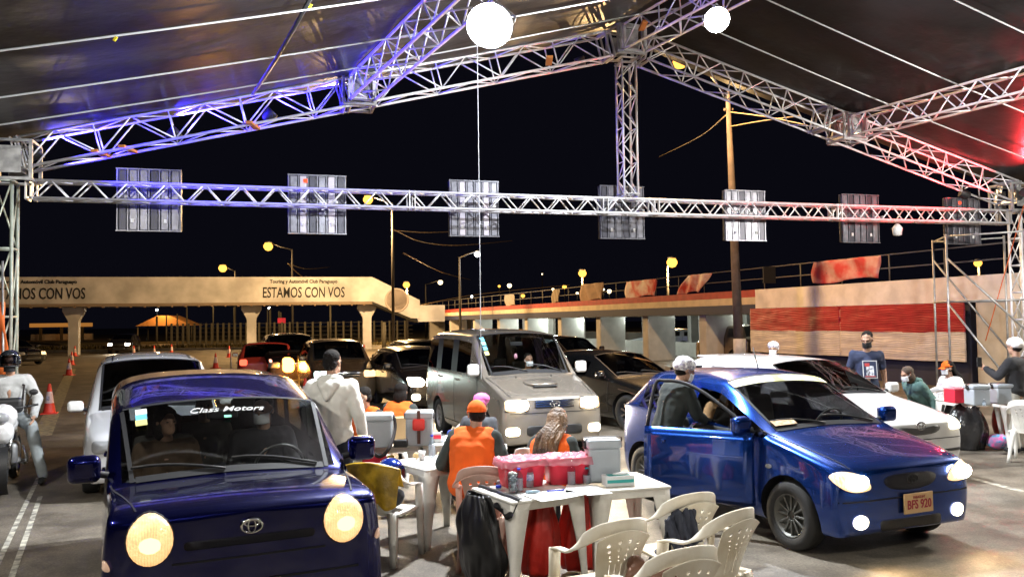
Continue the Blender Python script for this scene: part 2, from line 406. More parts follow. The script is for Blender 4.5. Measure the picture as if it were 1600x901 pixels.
# straps under the tarpaulin
M_cable = mat('pale_cable', (.62, .64, .64), .4, .3)
labs = {}
for side, a in (('blue', RL), ('red', RRt)):
    for k, v in enumerate((1.35, 2.9, 4.9, 7.3, 10, 13)):
        p = [a.lerp(PEAK, u) + FWD * v + Vector((0, 0, .24 - .1 * math.sin(u * math.pi))) for u in [i / 12 for i in range(13)]]
        o = MB().tube(p, .014, 6).build('steel_cable', M_cable)
        tag(o, ['first', 'second', 'third', 'fourth', 'fifth', 'sixth'][k] + ' taut cable from the tie truss under the ' + side + ' lit canopy slope', 'cable', 'taut cables under the canopy')
# loose cords
o = MB().tube([at(500, -30, 9.5), at(462, 40, 10.6), at(430, 95, 12), at(395, 148, 13.9)], .03, 6, flat=.3).build('webbing_rope', M_black); tag(o, 'black webbing cord hanging under the blue lit canopy slope', 'cord')
o = MB().tube([at(745, 20, 12.2), at(749, 330, 12.2), gr(752, 720) * 0 + xz(752, 12.2, 1.2)], .006, 5).build('hanging_wire', M_galv); tag(o, 'thin vertical wire hanging in front of the silver van', 'wire')
for px, py, Y, lab in ((485, 10, 9.9, 'yellow tape tag knotted on the black webbing cord'), (180, 61, 8.6, 'small yellow tape tag on a cable above the blue lit rafter')):
    p = at(px, py, Y); tag(MB().box(p, (.03, .012, .055), .003, rot=Euler((0, .5, .3)).to_matrix()).build('tape_tag', mat('yellow_tape', (.75, .6, .02), .5)), lab, 'tape', 'yellow tape tags')
for k, (px, py) in enumerate(((158, 240), (200, 233), (395, 196), (858, 95), (1005, 40))):
    p = at(px, py, 13.5 + px / 400); tag(MB().box(p, (.12, .5, .05), .01).build('tie_tape', mat('orange_tape', (.6, .22, .04), .6)), ['orange tape wrapped on the rafter nearest the blue lit post', 'ochre tape wrapped on the rafter just beside the first wrap', 'ochre tape wrapped under the middle of the blue lit rafter', 'ochre tape wrapped on the rafter below the brightest floodlight', 'ochre tape wrapped on the ridge near the peak'][k], 'tape', 'tape wraps on the trusses')

# ------------------------------------------------------------------ signal panels on the tie truss
M_pan = [mat('panel_grey', (.20, .20, .23), .35, .6, var=.2, vscale=9), mat('panel_dark', (.06, .06, .075), .4, .5), mat('panel_pale', (.45, .42, .48), .4, .3), mat('panel_edge', (.35, .22, .1), .5, .4)]
def panel(px, w_, h_, label, seed, red=None):
    rnd = random.Random(seed)
    a = proj(tie(0)); lo, hi = 0., 1.
    for _ in range(40):
        m_ = (lo + hi) / 2
        if proj(tie(m_))[0] < px: lo = m_
        else: hi = m_
    c = tie(lo) + tn * .42; c.z = TZ - .06
    t = thing('signal_panel', label, 'panel', c, math.atan2(tdir.y, tdir.x), 'lane signal panels seen from behind')
    MB().box((0, .05, 0), (w_, .07, h_), .008).build('housing', M_pan[1], t)
    n = 6; x = -w_ / 2 + .02; ww = (w_ - .04) / n
    for k in range(n):
        mm = M_pan[2] if (k % 3 == 1 and seed in (1, 2)) else (M_pan[1] if (k + seed) % 3 == 0 else M_pan[0])
        b = MB(); b.mi = 0
        for zz in ((h_ / 4, h_ / 2 - .03), (-h_ / 4, h_ / 2 - .03)):
            b.box((x + ww / 2, 0, zz[0]), (ww * .72, .05, zz[1]), .01)
        b.build('back_panel', mm, t)
        x += ww
    b = MB()
    for k in range(n + 1): b.box((-w_ / 2 + .02 + k * ww, -.02, 0), (.018, .03, h_ - .01))
    for z in (-h_ / 2, 0, h_ / 2): b.box((0, -.03, z), (w_, .03, .018))
    b.build('rib_frame', M_pan[0], t)
    for k in (0, 1):
        MB().box((-w_ * .25 + k * w_ * .5, -.045, -h_ * .34), (.05, .012, .07), .003).build('white_label', M_paper, t)
    for k in (-1, 1):
        MB().box((k * w_ * .3, -.22, .0), (.05, .36, .05), .004).build('mounting_bracket', M_galv, t)
    if red: 
        MB().box((red * w_, -.03, h_ * .4), (.07, .02, .07), .01).build('red_indicator', lamp_mat('red_led', (1, .05, .02), 3), t)
    return t
for k, (px, lab) in enumerate(((228, 'grey signal panel nearest the blue lit end of the tie truss'), (498, 'signal panel with a red light in its upper corner'), (749, 'signal panel crossed by the thin hanging wire'), (985, 'signal panel partly behind the king post truss'), (1181, 'signal panel standing before the tall wooden pole'), (1364, 'signal panel between the wooden pole and the red lit end'), (1527, 'signal panel tinted red at the far end of the tie truss'))):
    panel(px, 1.0 + (.06 if k < 2 else 0), 1.08 - .0 * k, lab, k, -.2 if k == 1 else (-.1 if k == 6 else None))
# ------------------------------------------------------------------ flood lights
M_flood = lamp_mat('flood_glass', (.93, .97, 1), 40)
def flood(px, py, Y, r, label, power, lock=None, col=(.92, .96, 1), loc=None, aim=(0, -.35, -1), name='floodlight', m=None, cat='floodlight'):
    p = loc or at(px, py, Y); t = thing(name, label, cat, p, 0, 'floodlights under the canopy')
    q = Vector(aim).to_track_quat('Z', 'Y').to_matrix().to_4x4()
    MB().lathe([(r * .35, -r * 1.1), (r * .5, -r * .9), (r * .55, -r * .6), (r * 1.02, 0), (r * 1.02, .02), (r * .97, .02)], 24, q).build('reflector', M_galv, t)
    MB().lathe([(0.01, .03), (r * .6, .06), (r * .95, .015), (r * .95, -.02), (.01, -.03)], 24, q).build('lens', m or M_flood, t)
    MB().tube([q @ Vector((-r * 1.05, 0, -.05)), q @ Vector((-r * 1.05, 0, -r * .9)), Vector((0, 0, r * 1.3)), q @ Vector((r * 1.05, 0, -r * .9)), q @ Vector((r * 1.05, 0, -.05))], .015, 6).build('yoke', M_galv, t)
    light('flood_lamp', 'POINT', q @ Vector((0, 0, .12)), col, power, r * .5, t)
    return t
flood(765, 40, 9.6, .27, 'large blinding white floodlight hanging from the purlin truss', 2600, aim=(-.1, -.75, -.6))
flood(1120, 31, 12.5, .19, 'smaller bright white floodlight under the ridge truss near the peak', 2200, aim=(-.1, -.8, -.5))
for x, y, z, pw, lab in ((-5.2, 3.2, 5.2, 800, 'white floodlight over the blue minivan, above the view'), (5.4, .8, 5.6, 500, 'white floodlight over the plastic chairs, above the view'), (.6, -3.2, 5.8, 300, 'white floodlight under the canopy behind the viewpoint'), (11.3, 12.2, 4.7, 1700, 'unseen white floodlight added by the eave to brighten the far wall')):  # last one is unseen, added at the eave to brighten the wall
    flood(0, 0, 0, .17, lab, pw, loc=Vector((x, y, z)), aim=(0, .4, -1), col=(1, .95, .86))
def par(p, label, col, pw, m, aim):
    t = thing('stage_light', label, 'stage light', p, 0, 'coloured stage lights on the frame'); q = Vector(aim).to_track_quat('Z', 'Y').to_matrix().to_4x4()
    MB().lathe([(.05, -.2), (.09, -.16), (.11, 0), (.11, .03), (.1, .03)], 16, q).build('can', M_black, t)
    MB().lathe([(.005, .0), (.095, 0), (.095, -.02), (.005, -.02)], 16, q).build('led_face', m, t)
    light('stage_lamp', 'SPOT', q @ Vector((0, 0, .04)), col, pw, .08, t, target=q @ Vector((0, 0, 2)), spot=125, blend=.7); t.children[-1].location = q @ Vector((0, 0, .04))
M_bl = lamp_mat('blue_led', (.03, .03, 1), 8); M_rl = lamp_mat('red_face', (1, .03, .05), 8)
par(at(62, 238, 13.9), 'blue stage light inside the rafter end by the post', (.03, .02, 1), 4000, M_bl, (.85, .28, .45))
par(at(275, 205, 14.4), 'blue stage light behind the lower rafter chord', (.03, .02, 1), 2200, M_bl, (.7, .0, .6))
par(at(425, 176, 14.8), 'blue stage light behind the rafter before its middle joint', (.03, .02, 1), 1000, M_bl, (.7, 0, .7))
par(at(905, 92, 17.2), 'blue stage light near the canopy peak', (.05, .04, 1), 160, M_bl, (-.3, -.3, .8))
par(at(1575, 305, 19.2) - tn * .45, 'red stage light on the end block of the far rafter', (1, .03, .04), 1100, M_rl, (-.75, -.5, .3))
par(at(1530, 296, 19.0) + tn * .5, 'red stage light behind the rafter end', (1, .03, .04), 1100, M_rl, (-.85, .1, .4))
tag(MB().lathe([(.02, -.16), (.09, -.14), (.11, .02), (.05, .1), (.02, .12)], 14, Matrix.Translation(xz(1402, 18.6, 3.98))).build('pendant_lamp', mat('lamp_housing', (.7, .7, .7), .4)), 'small pale lamp housing clipped under the tie truss', 'lamp')

# ================================================================== LOW PIT BUILDING WITH TERRACE
BA, BB = Vector((9.35, 32, 0)), Vector((-11.6, 91, 0)); bdir = (BB - BA).normalized(); bin_ = Vector((-bdir.y, bdir.x, 0))
if bin_.x < 0: bin_ = -bin_
brot = math.atan2(bdir.y, bdir.x)
M_wallw = mat('painted_wall', (.52, .46, .38), .85, var=.22, vscale=1.3, bump=.15, bscale=30)
M_pier = mat('pier_paint', (.5, .47, .44), .85, var=.15, vscale=1.6, bump=.1, bscale=30)
M_red = mat('band_red', (.38, .04, .03), .7, var=.2); M_crm = mat('band_cream', (.62, .50, .34), .8, var=.15, vscale=2); M_navy = mat('band_navy', (.02, .025, .07), .7)
Lb = (BB - BA).length
bt = thing('pit_building', 'long low pit building with red, cream and navy bands and a roof terrace', 'building', BA, brot)
# local frame: x along the building away from the camera, y = left normal; inside of the building is -y
def bx(c, d, name, m, bev=0): return MB().box(c, d, bev).build(name, m, bt)
ZT = 3.10
bx((Lb / 2, -.1, ZT - .14), (Lb, .2, .28), 'red_band', M_red); bx((Lb / 2, -.085, ZT - .42), (Lb, .17, .28), 'cream_band', M_crm); bx((Lb / 2, -.1, ZT - .74), (Lb, .2, .36), 'navy_band', M_navy)
bx((Lb / 2, -4.2, ZT - .32), (Lb, 7.9, .3), 'terrace_slab', mat('slab_concrete', (.3, .28, .26), .9))
bx((Lb / 2, -.95, 2.17), (Lb, .04, .035), 'shutter_rail', mat('pale_steel', (.5, .55, .5), .5))
px_ = [1092, 1003, 930, 870, 818, 775, 737, 700, 668]
def along(px):
    lo, hi = 0, Lb
    for _ in range(40):
        m_ = (lo + hi) / 2; p = BA + bdir * m_
        if proj((p.x, p.y, 1))[0] > px: lo = m_
        else: hi = m_
    return lo
for k, s in enumerate([along(p) for p in px_]):
    bx((s, -.95, 1.1), (.55, 1.5, 2.2), 'pier', M_pier, .02)
    bx((s + .2, -6.3, 1.1), (.4, .5, 2.2), 'rear_pillar', M_pier)
bx((Lb / 2 + 2, -4.2, .38), (Lb - 4, .2, .76), 'low_wall', M_pier)
for k in range(11): bx((4.6 + k * 5.3, -4.2, 1.45), (1.3, .2, 1.4), 'window_pier', M_pier)
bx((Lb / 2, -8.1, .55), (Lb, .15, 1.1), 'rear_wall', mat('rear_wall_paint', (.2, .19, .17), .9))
bx((.0, -.5, 1.1), (.5, 1, 2.2), 'corner_pier', M_pier)
# terrace railing: its own thing
M_rail = mat('rail_steel', (.13, .12, .11), .6, .4)
rt = thing('terrace_railing', 'thin steel railing along the roof terrace of the pit building', 'railing', BA + Vector((0, 0, ZT)), brot)
b = MB()
for z in (.42, .84): b.tube([(-17, -.3, z), (Lb, -.3, z)], .024, 6)
b.build('rail_bar', M_rail, rt)
for k in range(38): MB().tube([(-17 + k * 2.1, -.3, -.02), (-17 + k * 2.1, -.3, .84)], .024, 6).build('post', M_rail, rt)
M_tubeL = lamp_mat('tube_glow', (.85, 1, .92), 6)
for k in range(7):
    s = along(1040) - 3 + k * 5.2
    o = bx((s, -1.6, 2.19), (1.2, .05, .05), 'tube_light', M_tubeL); light('tube_source', 'POINT', (s, -1.9, 2.0), (.85, 1, .92), 130, .2, bt)
# near draped wing of the building
wt = thing('draped_wing', 'cream front wall of the building wing beside the scaffold', 'wall', BA, brot)
def wx(c, d, name, m, bev=0): return MB().box(c, d, bev).build(name, m, wt)
wx((-9.5, -.15, 2.74), (19.0, .3, .72), 'parapet', mat('cream_parapet', (.78, .72, .65), .85, var=.2, vscale=1.5, bump=.1))
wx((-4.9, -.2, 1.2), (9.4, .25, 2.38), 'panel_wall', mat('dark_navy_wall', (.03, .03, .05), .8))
wx((-10.45, -.45, 1.2), (1.25, .85, 2.38), 'column', M_wallw, .02)
wx((-14.8, -1.6, .5), (8.0, .2, 1.05), 'block_wall', mat('concrete_block', (.42, .37, .27), .9, var=.35, vscale=5, bump=.4, bscale=8))
wx((-14.8, -1.6, 2.2), (8.0, .3, .3), 'lintel', mat('pale_green_lintel', (.35, .45, .36), .8))
wx((-9.5, -5, 3.0), (19, 9.5, .2), 'roof_slab', mat('slab_concrete2', (.25, .23, .2), .9))
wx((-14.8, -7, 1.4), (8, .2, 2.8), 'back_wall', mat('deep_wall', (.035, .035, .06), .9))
# gathered drapes: red over cream
def drape(z0, z1, x0, x1, m, lab):
    b = MB(); nz = 34
    def fn(u, v):
        z = z0 + (z1 - z0) * v; x = x0 + (x1 - x0) * u; w_ = math.sin(u * 47 + 9 * v)
        N = noise.noise
        a = N(Vector((u * 5, v * 4 + z0 * 3, 1))); b2 = N(Vector((u * 22, v * 6, 5 + z0))); k = .5 + .5 * N(Vector((u * 7, v * 7, 3)))
        return Vector((x, .11 + .022 * a + .0065 * k * math.sin(v * 88 + 2.2 * a * 3 + 1.2 * b2) + .006 * b2, z - .035 * math.sin(u * math.pi) * (1 - v) + .008 * N(Vector((u * 14, 3, z0)))))
    b.grid(fn, 90, 120); o = b.build('gathered_drape', m); o.location = BA; o.rotation_euler = (0, 0, brot); solid(o, .012); tag(o, lab, 'drape', 'gathered drapes on the wall')
M_dr = mat('red_satin', (.36, .014, .02), .45, var=.15); M_dc = mat('cream_satin', (.64, .56, .48), .6, var=.1)
XR, XM, XL = -9.6, -4.7, 0.2
drape(1.56, 2.37, XM, XL, M_dr, 'red gathered drape on the wall end towards the wooden pole')
drape(1.56, 2.37, XR, XM, M_dr, 'red gathered drape on the wall end beside the scaffold')
drape(.74, 1.55, XM, XL, M_dc, 'cream gathered drape below the red one towards the wooden pole')
drape(.74, 1.55, XR, XM, M_dc, 'cream gathered drape below the red one beside the scaffold')
def banner(px0, px1, s_off, zt, zb, m, lab, shear=0, writing=None, tri=False):
    """cloth tied to the railing"""
    def sat(px):
        lo, hi = -17, Lb
        for _ in range(40):
            m_ = (lo + hi) / 2; p = BA + bdir * m_
            if proj((p.x, p.y, 3.5))[0] > px: lo = m_
            else: hi = m_
        return lo
    s0, s1 = sat(px0), sat(px1); b = MB()
    def fn(u, v):
        k = (1 - v) if tri else 1
        x = s0 + (s1 - s0) * (u * (.35 + .65 * v if tri else 1) + (shear * (1 - v)))
        return Vector((x, -.22 + .07 * math.sin(u * 14 + v * 4), ZT + zb + (zt - zb) * v - .06 * math.sin(u * 6.3) * (1 - v)))
    b.grid(fn, 20, 12); o = b.build('cloth_banner', m); o.location = BA; o.rotation_euler = (0, 0, brot); solid(o, .01)
    tag(o, lab, 'banner', 'banners tied along the terrace railing'); return o
M_bred = mat('banner_red', (.45, .03, .03), .6, var=.35, vscale=2.0, col2=(.55, .30, .26)); M_bwr = mat('banner_white_red', (.5, .42, .36), .7, var=1, vscale=1.3, col2=(.5, .05, .03))
banner(1262, 1366, 0, .84, .12, M_bred, 'red banner with pale swirls drooping from the railing over the draped wing')
banner(972, 1018, 0, .84, .02, M_bwr, 'white and red banner hanging on the railing beside the plain board')
banner(1068, 1105, 0, .84, .05, M_bwr, 'torn white and red banner on the railing before the wooden pole', shear=-.5)
banner(902, 936, 0, .95, .0, mat('brown_board', (.32, .2, .12), .8, var=.2), 'plain brown board standing against the railing below an amber lamp')
banner(858, 868, 0, .8, .0, mat('pale_rag', (.35, .28, .2), .8), 'narrow pale rag tied to the far railing')
banner(783, 797, 0, .8, .0, mat('pale_rag2', (.3, .24, .17), .8), 'pale rag tied farthest along the railing', shear=.3)
tag(MB().box(BA + bdir * -.9 + Vector((0, 0, 3.62)), (.5, .05, .62), .01, rot=Matrix.Rotation(.2, 3, 'Z')).build('speaker_box', M_trim), 'small dark box with pale edge on the railing beside the wooden pole', 'box')

# ================================================================== FOOTBRIDGE
FA, FB = Vector((-43, 56, 0)), xz(582, 64.5, 0); fdir = (FB - FA).normalized(); fr = math.atan2(fdir.y, fdir.x); Lf = (FB - FA).length
ft = thing('footbridge', 'concrete footbridge with solid lettered parapet crossing above the road', 'footbridge', FA, fr)
M_brg = mat('bridge_paint', (.50, .49, .50), .85, var=.3, vscale=.5, bump=.1, bscale=6)
def fx(c, d, name, m, bev=0): return MB().box(c, d, bev).build(name, m, ft)
fx((Lf / 2, 0, 4.62), (Lf, .16, 1.9), 'parapet', M_brg); fx((Lf / 2, 2.2, 4.62), (Lf, .16, 1.9), 'parapet', M_brg)
fx((Lf / 2, 1.1, 3.56), (Lf, 2.5, .2), 'deck', mat('bridge_deck', (.22, .17, .13), .9))
b = MB()
b.box((Lf / 2, 0, 3.51), (Lf - .1, .28, .03))
for k in range(36): b.box((k * Lf / 36 + .3, 0.0, 3.45), (.12, .3, .14))
b.build('deck_rib', mat('bridge_rib', (.3, .2, .13), .9), ft)
for px, Y in ((575, 64.5), (392, 62.5), (110, 59)):
    lo, hi = 0, Lf
    for _ in range(40):
        m_ = (lo + hi) / 2; p = FA + fdir * m_
        if proj((p.x, p.y, 2))[0] < px: lo = m_
        else: hi = m_
    b = MB(); b.prism([(-.33, 0), (.33, 0), (.33, 2.3), (.36, 2.5), (.72, 3.15), (.72, 3.46), (-.72, 3.46), (-.72, 3.15), (-.36, 2.5), (-.33, 2.3)], -.33, .33, Matrix.Translation((lo, 1.1, 0)) @ Matrix.Rotation(R(90), 4, 'X')); b.build('pier', M_brg, ft)
# descending stair flight with solid parapet to the terrace
b = MB(); 
for yy in (0, 2.2):
    b.prism([(Lf, 5.57), (Lf + 3.7, 3.75), (Lf + 3.7, 2.3), (Lf + 3.0, 2.35), (Lf, 3.67)], -.08, .08, Matrix.Translation((0, yy, 0)) @ Matrix.Rotation(R(90), 4, 'X'))
b.build('stair_parapet', M_brg, ft)
MB().prism([(Lf, 3.66), (Lf + 3.6, 2.2), (Lf + 3.6, 2.0), (Lf, 3.46)], -1.1, 1.1, Matrix.Translation((0, 1.1, 0)) @ Matrix.Rotation(R(90), 4, 'X')).build('stair_flight', M_trim, ft)
fx((Lf + 4.6, 1.1, 2.7), (2.2, 2.2, 1.3), 'landing', M_brg)
M_ink = mat('black_lettering', (.012, .012, .014), .8)
def btext(px, s, size, z, sx, shear, bold):
    lo, hi = 0, Lf
    for _ in range(40):
        m_ = (lo + hi) / 2; p = FA + fdir * m_
        if proj((p.x, p.y, 4.5))[0] < px: lo = m_
        else: hi = m_
    text('lettering', s, size, M_ink, ft, Matrix.Translation((lo, -.09, z)) @ Matrix.Rotation(R(90), 4, 'X'), .01, sx, shear, bold)
for px in (475, 60):
    btext(px, 'ESTAMOS CON VOS', 1.12, 4.36, .60, .04, .012)
    btext(px, 'Touring y Automóvil Club Paraguayo', .36, 5.22, .92, 0, .012)
MB().lathe([(.95, 0), (.95, .02), (.8, .02), (.8, 0)], 24, Matrix.Translation((Lf + 1.9, -.09, 3.75)) @ Matrix.Rotation(R(90), 4, 'X')).build('round_emblem', mat('faded_emblem', (.40, .34, .31), .85), ft)

# ================================================================== STREET LAMPS AND POLES
M_sod = lamp_mat('sodium_glass', (1, .47, .07), 2.3); M_sodw = lamp_mat('sodium_white', (1, .78, .45), 5); M_cool = lamp_mat('cool_white', (.9, .95, 1), 14)
M_wood = mat('pole_wood', (.10, .075, .06), .85, var=.3, vscale=3, bump=.3); M_conc = mat('pole_concrete', (.25, .23, .2), .8, var=.2)
def street_lamp(px, py, Y, label, r=.28, m=None, power=900, col=(1, .62, .26), arm=(1.2, 0), pole=True, h=None, pm=None, pr=.09):
    m = m or M_sod; r *= .85; p = at(px, py, Y); base = Vector((p.x + arm[0], p.y + arm[1], 0))
    t = thing('street_lamp', label, 'street lamp', base, 0, 'street lamps beyond the lanes'); v = p - base
    pm = pm or mat('dark_pole', (.05, .045, .04), .8)
    if pole: MB().tube([(0, 0, 0), (0, 0, v.z * .6), (0, 0, h or v.z - .2)], [pr * 1.2, pr, pr * .7], 10).build('pole', pm, t)
    MB().tube([(0, 0, v.z - .25), (v.x * .5, v.y * .5, v.z + .02), (v.x * .85, v.y * .85, v.z + r * .7)], .05, 6).build('arm', pm, t)
    M = Matrix.Translation(v)
    MB().lathe([(.03, r * 1.1), (r * .7, r * .95), (r * .8, r * .75), (r * .7, r * .7)], 14, M).build('hood', M_galv, t)
    MB().lathe([(.01, -r * .9), (r * .55, -r * .75), (r * .93, -r * .2), (r * .93, r * .2), (r * .6, r * .75), (.01, r * .78)], 14, M).build('globe', m, t)
    if power: light('lamp_source', 'POINT', v + Vector((0, 0, -r * 1.1)), col, power, .15, t)
    return t
street_lamp(575, 312, 54, 'amber street lamp on a curved arm from the tall slim pole by the footbridge', .40, None, 15000, arm=(1.55, .2))
street_lamp(419, 385, 75, 'amber street lamp behind the footbridge, above its lettering', .52, None, 1200, arm=(1.9, 1))
street_lamp(348, 419, 90, 'amber street lamp just over the footbridge parapet', .55, None, 800, arm=(1, 1))
street_lamp(635, 445, 70, 'amber lamp on a short post beside the footbridge stair', .36, None, 4000, arm=(0, .3))
street_lamp(1050, 410, 62, 'amber street lamp behind the railing between two torn banners', .5, None, 4000, arm=(-.3, .3))
street_lamp(910, 427, 60, 'amber street lamp over the plain brown board', .36, None, 700, arm=(0, .3))
street_lamp(1528, 411, 52, 'amber street lamp seen through the scaffold frame', .3, None, 500, arm=(.2, .3))
street_lamp(688, 441, 100, 'pale street lamp on a bracket over the terrace end', .36, M_sodw, 200, arm=(-1.8, 0))
street_lamp(746, 397, 60, 'cool white street lamp behind the hanging wire', .27, M_cool, 300, (.9, .95, 1), arm=(-1.3, 0))
for k, (px, py, r, m) in enumerate(((780, 447, .3, 0), (796, 446, .5, 1), (817, 462, .45, 0), (847, 428, .15, 1), (864, 452, .3, 1), (882, 448, .5, 0), (902, 458, .3, 1), (943, 452, .25, 1), (952, 455, .5, 1), (853, 498, .3, 1), (566, 490, .3, 2), (421, 481, .3, 2), (245, 484, .25, 2), (737, 463, .25, 2))):
    street_lamp(px, py, 150, ['tiny distant lamp', 'small distant lamp', 'far off lamp', 'faint far lamp'][k % 4] + ' ' + ['beyond the terrace beside the cool white lamp', 'second out from the cool white lamp beyond the terrace', 'low beyond the middle of the terrace railing', 'high over the middle of the terrace', 'just short of the brown board', 'beside the narrow pale rag', 'beside the brown board', 'beyond the brown board and higher', 'beyond the brown board and lower', 'seen through the pier openings', 'under the footbridge near its end pier', 'under the lettering of the footbridge', 'above the lit tent', 'low over the terrace end'][k], r, [M_sod, M_sodw, M_cool][m], 0, arm=(0, .2), pr=.1)
# tall wooden pole with the sodium lamp on a long arm
pb = xz(1157, 27, 0); pt_ = at(1137, 140, 27)
t = thing('utility_pole', 'tall leaning wooden pole with a white painted base before the pit building', 'utility pole', pb)
tp = pt_ - pb; MB().tube([(0, 0, 0), tp * .3, tp], [.17, .15, .075], 12).build('pole', M_wood, t)
MB().lathe([(.20, .0), (.20, 1.35), (.18, 1.36)], 16).build('painted_base', mat('white_paint_worn', (.5, .48, .45), .8, var=.3), t)
a0 = tp; a1 = at(1062, 97, 26) - pb
MB().tube([a0 - tp * .03, (a0 + a1) / 2 + Vector((0, 0, .3)), a1 + Vector((0, 0, .2))], .04, 6).build('lamp_arm', M_conc, t)
MB().lathe([(.01, -.22), (.15, -.18), (.22, 0), (.2, .1), (.05, .2)], 14, Matrix.Translation(a1)).build('lamp_globe', M_sod, t)
light('pole_lamp', 'POINT', a1 + Vector((0, 0, -.3)), (1, .60, .26), 3600, .15, t)
MB().box(tp * .93, (.3, .08, .08), .01).build('cross_arm', M_wood, t)
# wires
def wire(pts, lab, r=.018):
    tag(MB().tube(arc(pts, 8), r, 5).build('overhead_wire', mat('wire_amber', (.3, .22, .12), .5, .3)), lab, 'wire', 'overhead wires')
wire([at(1140, 175, 27), at(1200, 183, 24), at(1262, 196, 21)], 'upper wire from the wooden pole to the canopy rafter')
wire([at(1140, 198, 27), at(1185, 190, 25), at(1250, 181, 22)], 'lower wire from the wooden pole to the canopy rafter')
wire([at(1137, 178, 27), at(1090, 215, 40), at(1030, 245, 60)], 'wire running from the wooden pole into the dark')
wire([at(614, 358, 54.5), at(660, 378, 62), at(720, 383, 72), at(800, 376, 90)], 'sagging wire from the slim pole past the cool lamp', .03)
wire([at(614, 360, 54.5), at(680, 363, 70), at(760, 358, 90)], 'upper wire from the slim pole into the dark', .03)
wire([at(630, 395, 50), at(690, 425, 70), at(735, 437, 90)], 'thin wire falling behind the terrace', .03)
wire([at(450, 412, 76), at(480, 420, 90), at(515, 417, 110)], 'wire from the pole behind the footbridge lettering', .04)
wire([at(450, 412, 76), at(462, 424, 80), at(472, 432, 84)], 'steep stay wire on the pole behind the footbridge', .05)
wire([at(640, 480, 70), at(745, 460, 80), at(890, 445, 90)], 'long low wire over the terrace end', .03)
# far fence, flag poles, tent
M_fen = mat('fence_concrete', (.10, .09, .065), .8)
fe = thing('wire_fence', 'far wire fence on white posts under the footbridge', 'fence', (0, 0, 0))
b = MB()
for k, px in enumerate(list(range(268, 400, 9)) + list(range(405, 640, 12))):
    p = xz(px, 82, 0); MB().box(p + Vector((0, 0, 1.1)), (.16, .16, 2.2)).build('post', M_fen, fe)
a_, c_ = xz(262, 82, 0), xz(645, 82, 0)
for z in (.5, .9, 1.3, 1.7, 2.1): b.tube([a_ + Vector((0, 0, z)), c_ + Vector((0, 0, z))], .02, 4)
b.build('wire_mesh', M_rail, fe)
for k, (px, pyt, pyb, Y, r) in enumerate(((292, 480, 520, 95, .1), (277, 490, 520, 95, .1), (260, 492, 518, 95, .1), (333, 478, 520, 90, .08), (366, 480, 522, 88, .12), (422, 480, 524, 88, .12), (418, 482, 522, 86, .07), (436, 486, 522, 88, .12), (458, 477, 522, 90, .06), (516, 470, 528, 78, .1), (245, 494, 512, 95, .14), (600, 503, 540, 66, .18), (445, 505, 530, 78, .12))):
    p = at(px, pyt, Y); tag(MB().tube([(p.x, p.y, 0), p], [r, r * .8], 8).build('pale_post', M_fen), ['slim leaning', 'thin', 'short', 'lone', 'stout'][k % 5] + ' pale post ' + ['over the lit tent', 'beside the lit tent roof', 'before the lit tent', 'between tent and middle pier', 'just short of the middle pier', 'behind the lettering start', 'thin behind the lettering start', 'beside the red sign', 'leaning under the lettering', 'midway under the footbridge', 'by the tent doorway', 'beside the end pier of the footbridge', 'near the gold car roof'][k], 'post', 'pale posts beyond the road')
tt = thing('event_tent', 'small orange lit tent with a peaked roof far down the road', 'tent', xz(265, 100, 0))
MB().prism([(-3.4, 2.0), (3.4, 2.0), (0.6, 3.2), (-.8, 3.2)], -1.6, 1.6, Matrix.Rotation(R(90), 4, 'X')).build('roof', mat('tent_cloth', (.7, .35, .12), .7), tt)
for x in (-3.2, 3.2):
    for y in (-1.4, 1.4): MB().tube([(x, y, 0), (x, y, 2.05)], .07, 6).build('pole', M_fen, tt)
light('tent_lamp', 'POINT', (0, -2.8, 3.9), (1, .5, .15), 300, .1, tt)
rs = thing('red_sign', 'small red sign panel on a white post under the footbridge lettering', 'sign', xz(439, 84, 0))
MB().tube([(0, 0, 0), (0, 0, 3.2)], .07, 6).build('post', M_fen, rs); MB().box((.1, -.1, 2.35), (.8, .06, .55), .01).build('board', mat('sign_red', (.6, .03, .05), .6, emit=(1, .05, .1), es=.15), rs)
# kiosk-like block with painted amber light and orange strip at the far side
k_ = thing('fuel_canopy', 'low canopy with amber light painted on its roof, far beyond the scaffold tower', 'canopy', xz(96, 120, 0))
MB().box((0, 0, 2.3), (7, 4, .55), .05).build('roof', mat('amber_lit_roof', (.6, .3, .08), .7, emit=(1, .4, .08), es=.25), k_)  # amber light is put into the roof's colour and faint emission
for x in (-3, 0, 3): MB().box((x, 0, 1.02), (.3, .3, 2.03)).build('pillar', M_fen, k_)
MB().box((-1, 2, .5), (9, .3, 1.0)).build('base_wall', M_wallw, k_)
ob = thing('orange_flag', 'orange fabric flag leaning by the slim scaffold tower', 'flag', xz(6, 13.1, 0))
MB().tube([(0, 0, 0), (-.05, 0, 3.1)], .018, 6).build('pole', M_galv, ob); o = MB().grid(lambda u, v: Vector((-.28 + .36 * u - .1 * v, .03 * math.sin(u * 5 + v * 9), 1.25 + 1.2 * v)), 8, 14).build('cloth', mat('flag_orange', (.75, .16, .03), .7), ob); solid(o, .006)
